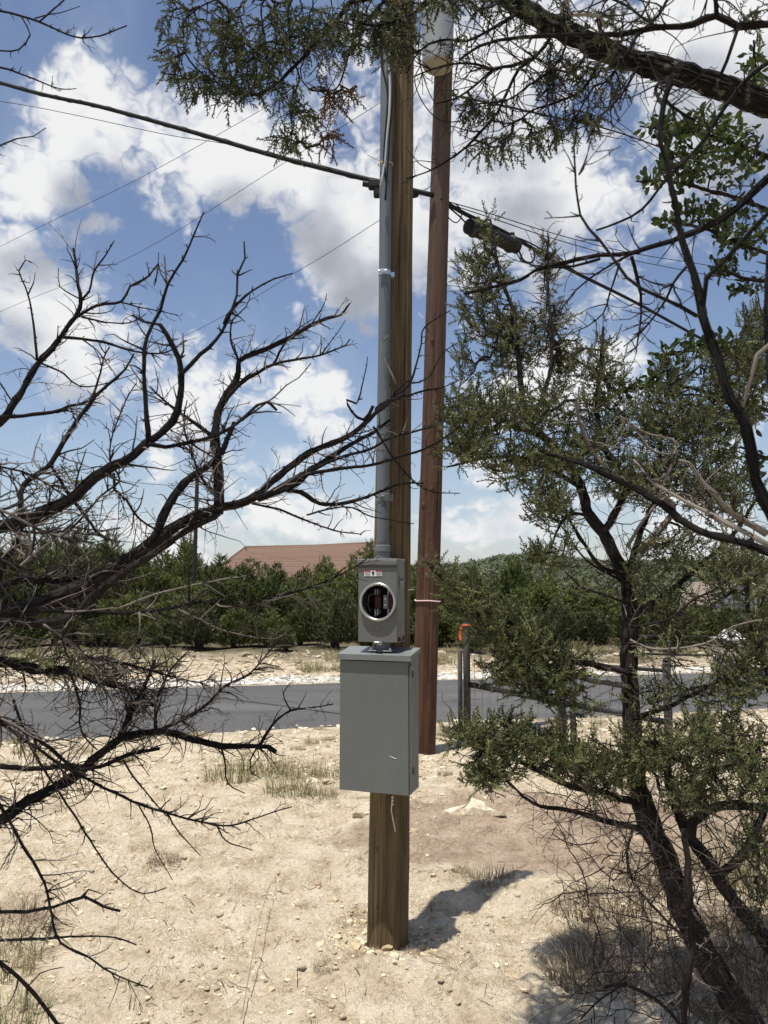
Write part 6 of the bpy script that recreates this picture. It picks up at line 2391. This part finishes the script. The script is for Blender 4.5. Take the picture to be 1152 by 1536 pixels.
# ---- bare tree close to the camera on the right
T5 = Tree('bare_tree', (1.3, .95, 0), 'thin bare dark branches of a small dead tree very close on the right side', seed=15)
mb = MB()
tp5 = spline([[1.3, .95, -.2], [1.25, .95, .8], [1.1, .95, 1.5], [.95, 1.0, 2.1]], .06)
v, f, uv = tube_arrays(tp5, np.linspace(.04, .02, len(tp5)), 12, ridge=.06, seed=6)
mb.add(v, f, None, uv)
mb.build('trunk', M['bark_dead'], T5.root)
x5 = {}
x5['X'] = T5.limb([(1330, 1020), (1230, 880), (1151, 762), (1125, 695), (1112, 642), (1094, 603), (1078, 558), (1065, 511), (1052, 474), (1044, 432), (1030, 390), (1020, 356), (1009, 300), (994, 244), (990, 195), (994, 157), (1005, 120)], 24, 5, 1.0, 1.1, ws=[24, 21, 18, 14, 11, 8, 7, 6], jit=1.0)
x5['X2'] = T5.limb([(1045, 474), (997, 448), (963, 432), (940, 415), (925, 395), (900, 362), (870, 322), (862, 262), (860, 215)], 6, 3, 1.0, 1.05)
x5['X2b'] = T5.limb([(868, 262), (875, 248), (880, 232)], 3, 1.5, 1.05, 1.05)
x5['X3'] = T5.limb([(1055, 460), (1060, 419), (1080, 397), (1110, 365), (1151, 320), (1230, 260)], 7, 8, 1.05, 1.0)
x5['X4'] = T5.limb([(1105, 632), (1118, 600), (1128, 563), (1136, 532), (1160, 512), (1220, 480)], 5, 7, 1.05, 1.0, bark='bark_pale')
x5['Y'] = T5.limb([(1260, 160), (1200, 225), (1151, 270), (1095, 319), (1057, 341), (1009, 360), (945, 379), (900, 383), (848, 394), (807, 404), (781, 420), (744, 430), (697, 441)], 12, 2, 1.4, 1.6, ws=[14, 12, 10, 8, 6, 4, 3, 2])
x5['Y2'] = T5.limb([(900, 388), (860, 400), (822, 402), (800, 398), (781, 391), (775, 380)], 5, 2, 1.5, 1.6)
x5['Y3'] = T5.limb([(955, 378), (920, 395), (880, 420), (850, 450), (830, 480)], 4, 1.5, 1.5, 1.6)
x5['Y4'] = T5.limb([(947, 385), (955, 415), (962, 440), (959, 498), (955, 520), (940, 530)], 6, 2, 1.5, 1.5)
x5['Y5'] = T5.limb([(1030, 400), (1010, 425), (1000, 445), (985, 470), (960, 500), (935, 520)], 5, 2, 1.5, 1.5)
x5['Y6'] = T5.limb([(930, 395), (915, 440), (905, 470), (880, 490), (858, 500)], 4, 1.5, 1.5, 1.5)
x5['W'] = T5.limb([(1200, 60), (1130, 110), (1087, 161), (1057, 210), (1039, 232), (1001, 270), (964, 315), (930, 334), (894, 345)], 8, 3, 1.5, 1.6)
x5['Z'] = T5.limb([(1330, 920), (1230, 860), (1151, 828), (1125, 819), (1086, 809), (1047, 796), (1020, 780), (1007, 768), (968, 742), (915, 715), (850, 687), (820, 680)], 18, 3, 1.2, 1.5, ws=[20, 17, 13, 11, 8, 6, 3])
x5['Z2'] = T5.limb([(1151, 818), (1110, 795), (1073, 773), (1033, 755), (1005, 740), (981, 726), (950, 690)], 9, 3, 1.2, 1.4, bark='bark_pale')
x5['Z3'] = T5.limb([(1250, 760), (1200, 700), (1170, 640), (1155, 580), (1150, 480), (1152, 380)], 9, 6, 1.1, 1.2)
for k_, q in x5.items():
    T5.twigs_on(q[0], q[1], {'Y': 24, 'Y2': 8, 'Y3': 8, 'Y4': 12, 'Y5': 10, 'Y6': 8, 'X': 5, 'Z': 12, 'W': 7}.get(k_, 3), (.04, .13), 2, t0=.25, prob=.24, rr=.0016)
for (a, t_) in (((1330, 1020, 1.0), .45), ((1230, 260, 1.0), .95), ((1220, 480, 1.0), .9), ((1260, 160, 1.4), 1.), ((1200, 60, 1.5), 1.), ((1330, 920, 1.2), .5), ((1250, 760, 1.1), .6)):
    q = P(*a)
    j = int(t_ * (len(tp5) - 1))
    mb = MB()
    add_tube(mb, spline([tp5[j], (tp5[j] + q) / 2 + [.02, 0, .03], q], .05), .010, 8, ridge=.05, seed=j)
    mb.build('limb', M['bark_dead'], T5.root)
T5.finish()

# ---- evergreen oak at the right
T4 = Tree('oak_tree', (2.55, 3.7, 0), 'evergreen oak with small glossy leaves at the upper right behind the bare branches', bark='bark_live', seed=14)
mb = MB()
tp4 = spline([[2.55, 3.7, -.2], [2.5, 3.7, .8], [2.35, 3.65, 1.8], [2.2, 3.6, 3.0], [2.0, 3.5, 4.2]], .08)
v, f, uv = tube_arrays(tp4, np.linspace(.09, .03, len(tp4)), 16, ridge=.06, seed=7)
mb.add(v, f, None, uv)
mb.build('trunk', M['bark_live'], T4.root)
for path in ([(1270, 300), (1200, 262), (1150, 235), (1090, 212), (1030, 195), (960, 190)], [(1280, 370), (1200, 335), (1130, 308), (1060, 285), (1000, 272), (955, 272)],
             [(1290, 430), (1200, 395), (1130, 372), (1060, 345), (1000, 330)], [(1300, 600), (1200, 565), (1130, 545), (1060, 525), (1000, 532)],
             [(1310, 660), (1200, 630), (1100, 600), (1000, 575), (930, 585)], [(1260, 200), (1200, 150), (1140, 110), (1130, 60)], [(1280, 420), (1200, 420), (1130, 420), (1080, 405)],
             [(1310, 720), (1230, 700), (1160, 690), (1110, 670)]):
    T4.limb(path, 10, 2.5, 3.4, 3.1)
t4b = [(1000, 196, 44, 20, 3.1, .12, 75), (1060, 190, 46, 28, 3.15, .15, 80), (1130, 110, 20, 46, 3.2, .15, 60), (975, 270, 24, 10, 3.1, .06, 20), (1030, 250, 46, 34, 3.15, .15, 105), (1105, 235, 44, 55, 3.2, .2, 130), (1050, 320, 40, 24, 3.15, .12, 56),
       (1005, 335, 16, 10, 3.1, .05, 16), (1110, 350, 40, 50, 3.2, .2, 110), (1125, 430, 28, 14, 3.2, .1, 28), (1085, 400, 26, 16, 3.2, .1, 30), (1000, 530, 16, 10, 3.1, .05, 12), (1040, 520, 36, 16, 3.1, .08, 40),
       (1090, 520, 40, 24, 3.15, .12, 55), (1130, 530, 24, 50, 3.2, .15, 55), (970, 572, 26, 14, 3.1, .08, 24), (930, 582, 22, 14, 3.1, .06, 18), (1000, 556, 22, 16, 3.1, .08, 20), (1115, 620, 30, 34, 3.2, .15, 45), (1130, 700, 22, 26, 3.2, .12, 26), (1095, 680, 18, 12, 3.2, .1, 12)]
att = blob_points(t4b, T4.r, .78)
dirs = T4.grow(att, .004)
dirs = dirs / (np.linalg.norm(dirs, axis=1, keepdims=True) + 1e-9) + T4.r.normal(0, .55, (len(att), 3)) + [0, 0, .2]
# leaf: eight faces with a folded midrib and a little curl
lf = np.array([[0, 0, 0], [.10, -.0, .0], [.35, .20, .05], [.70, .22, .04], [1.0, 0, -.04], [.70, -.22, .04], [.35, -.20, .05], [.4, 0, 0], [.72, 0, -.01]])
lff = np.array([[0, 1, 1], [1, 7, 2], [7, 3, 2], [7, 8, 3], [8, 4, 3], [1, 6, 7], [7, 6, 5], [7, 5, 8], [8, 5, 4]])[1:]
lv = lf[:, [1, 2, 0]] * np.array([1, 1, 1])
vis_order = np.argsort(-att[:, 2])
leaf_meshes = []
for k_ in range(4):
    o = MB().add(lv * [1, 1 + .5 * k_, 1], [lff], .2 + .2 * k_).build('leaf', M['oak'])
    leaf_meshes.append(o.data)
    bpy.data.objects.remove(o)
from mathutils import Matrix
x_, y_, z_ = frames(dirs, T4.r)
sz = T4.r.uniform(.035, .058, len(att))
inview = [i for i in range(len(att))]
sel = sorted(inview, key=lambda i: -sz[i])[:290]
selset = set(sel)
loc0 = np.array(T4.root.location)
for i in sel:
    o = bpy.data.objects.new('leaf', leaf_meshes[i % 4])
    COL.objects.link(o)
    o.parent = T4.root
    m4 = np.eye(4)
    m4[:3, 0], m4[:3, 1], m4[:3, 2] = x_[i] * sz[i], y_[i] * sz[i], z_[i] * sz[i]
    m4[:3, 3] = att[i] - loc0
    o.matrix_local = Matrix(m4.tolist())
rest = np.array([i for i in range(len(att)) if i not in selset])
mb = MB()
R_ = np.stack([x_[rest], y_[rest], z_[rest]], -1)
# and two further leaves beside each so the twigs are leafy
for k_ in range(3):
    idx = rest if k_ == 0 else np.arange(len(att))
    d2 = dirs[idx] + (T4.r.normal(0, .8, (len(idx), 3)) if k_ else 0)
    xx, yy, zz = frames(d2, T4.r)
    RR_ = np.stack([xx, yy, zz], -1)
    pos = att[idx] - (dirs[idx] / np.linalg.norm(dirs[idx], axis=1, keepdims=True) * .02 * k_)
    W_ = np.einsum('nij,vj->nvi', RR_, lv) * T4.r.uniform(.03, .05, len(idx))[:, None, None] + pos[:, None]
    FF = (lff[None] + (np.arange(len(idx)) * len(lv))[:, None, None]).reshape(-1, 3)
    mb.add(W_.reshape(-1, 3), [FF], np.repeat(T4.r.random(len(idx)), len(lv)))
mb.build('small_leaves', M['oak'], T4.root, kind='stuff')

# ------------------------------------------------------------------ cedars across the road
def cedar_variant(seed, H=1.0, W_=.5, mat='cedar', n=3200):
    g = np.random.default_rng(seed)
    # several leading shoots make an uneven outline
    shoots = [(0, 0, 1.0, .62)] + [(g.normal(0, .22), g.normal(0, .22), g.uniform(.62, .92), g.uniform(.4, .6)) for _ in range(8)]
    P_, D_ = [], []
    for (sx, sy, top, wd) in shoots:
        m = int(n / len(shoots))
        t = g.random(m) ** .8
        rr = wd * W_ * (1 - t) ** .7 * (.55 + .45 * g.random(m)) * (1 - .35 * (t < .12)) + .02
        a = g.uniform(0, 2 * pi, m)
        z = .06 + t * (top - .06)
        # clumps: gather radii by angle/height noise
        cl = .75 + .5 * fbm(a * 1.6 + seed, z * 7, 3)
        x = sx * (z ** .6) + rr * cl * np.cos(a)
        y = sy * (z ** .6) + rr * cl * np.sin(a)
        P_.append(np.stack([x, y, z], -1))
        D_.append(np.stack([np.cos(a), np.sin(a), 1.5 + 0 * a], -1))
    P_, D_ = np.vstack(P_), np.vstack(D_) + g.normal(0, .45, (sum(len(q) for q in P_), 3))
    mb = MB()
    place_sprays(mb, P_, D_, g.uniform(.045, .085, len(P_)), SPR_F, g)
    o = mb.build('crown', M[mat])
    d = o.data
    bpy.data.objects.remove(o)
    mb = MB()
    for k in range(4):
        a = g.uniform(0, 6.28)
        add_tube(mb, [[.02 * cos(a), .02 * sin(a), -.05], [.08 * cos(a), .08 * sin(a), .3], [.16 * cos(a), .16 * sin(a), .62]], [.028, .018, .006], 6, ridge=.06, seed=k)
    o = mb.build('trunk', M['bark_live'])
    d2 = o.data
    bpy.data.objects.remove(o)
    return d, d2


CV = [cedar_variant(70 + k, 1, [.6, .48, .66, .54][k], 'cedar' if k < 3 else 'cedar2') for k in range(4)]
CV2 = [cedar_variant(80, 1, .7, 'cedar2')]
prof_x = [-200, 0, 60, 110, 200, 260, 330, 355, 400, 430, 455, 490, 520, 555, 600, 650, 700, 750, 790, 850, 900, 1000, 1040, 1080, 1152, 1350]
prof_y = [800, 812, 800, 794, 815, 835, 836, 844, 838, 848, 856, 842, 836, 816, 836, 848, 850, 862, 854, 866, 868, 876, 906, 920, 886, 870]


def cedar(px, D, topy, width, k, label, group, var=None):
    x = P(px, 865, D)[0]
    z0 = float(terrain(x, D))
    H = P(px, topy, D)[2] - z0
    d, d2 = (var or CV)[k]
    root = empty('cedar_tree', (x, D, z0), label, 'tree', group)
    root.rotation_euler = (0, 0, random.uniform(0, 6.28))
    for nm, dd in (('crown', d), ('trunk', d2)):
        o = bpy.data.objects.new(nm, dd)
        COL.objects.link(o)
        o.parent = root
        o.scale = (width, width, H)
    return root


random.seed(5)
cnt = 0
px = -60
while px < 1200:                      # back row gives the skyline
    D = random.uniform(25, 29)
    ty = float(np.interp(px, prof_x, prof_y)) + random.uniform(-4, 8)
    cedar(px, D, ty, random.uniform(2.3, 3.2), cnt % 4, 'dark green cedar in the back row behind the front cedars across the road', 'back row cedars across the road')
    px += random.uniform(34, 50)
    cnt += 1
px = -60
while px < 1200:
    D = random.uniform(20.5, 23.5)
    ty = float(np.interp(px, prof_x, prof_y)) + random.uniform(10, 34)
    cedar(px, D, ty, random.uniform(2.0, 2.9), random.randrange(4), 'bushy green cedar in the middle of the belt across the road', 'middle row cedars across the road')
    px += random.uniform(36, 56)
px = -60
while px < 1200:
    D = random.uniform(18.6, 19.8)
    ty = 905 + random.uniform(-22, 24)
    cedar(px, D, ty, random.uniform(1.5, 2.3), random.randrange(4), 'low front cedar bush at the edge of the rocky bank across the road', 'front row cedars across the road',
          CV2 + CV if random.random() < .4 else None) if True else None
    px += random.uniform(40, 70)
for px, ty, lab in ((300 - 20, 800, 'tall cedar top standing above the belt just left of the slim dark post'), (555, 816, 'cedar whose pointed top reaches the meter box beside the brown-red roof'),
                    (770, 836, 'slender pointed cedar standing above its neighbours in front of the hill'), (430, 940, 'small bright green cedar bush in front of the dark belt left of the grey box'),
                    (710, 945, 'small bright green cedar bush beside the first fence post across the road'), (100, 796, 'highest cedar at the left seen between the dead limbs')):
    D = 24 if ty < 900 else 17.6
    cedar(px, D, ty, 2.0 if ty < 900 else 1.1, random.randrange(4), lab, None)

# far wood on the hills: one mass
hm = MB()
g = np.random.default_rng(90)
n = 4200
az = g.uniform(560, 1200, n)
D = 240 + 300 * g.random(n) ** 1.2
hx3 = (az - 576) / FPX * D
hz = terrain(hx3, D)
sz = g.uniform(1.1, 2.4, n)
m = 18
q = g.normal(0, 1, (n, m, 3))
q /= np.linalg.norm(q, axis=2, keepdims=True)
ctr = q * g.uniform(.55, 1.0, (n, m, 1)) * np.array([1.15, 1.15, .8])
tri = ctr[:, :, None, :] + g.normal(0, .26, (n, m, 3, 3))
V = tri * sz[:, None, None, None] + np.stack([hx3, D, hz + sz * .5], -1)[:, None, None, :]
F = np.arange(n * m * 3).reshape(-1, 3)
hm.add(V.reshape(-1, 3), [F], np.repeat(np.clip(g.random(n) * .6 + g.normal(.2, .1, n), 0, 1), m * 3))
hm.build('far_wood', M['hill'], kind='stuff')
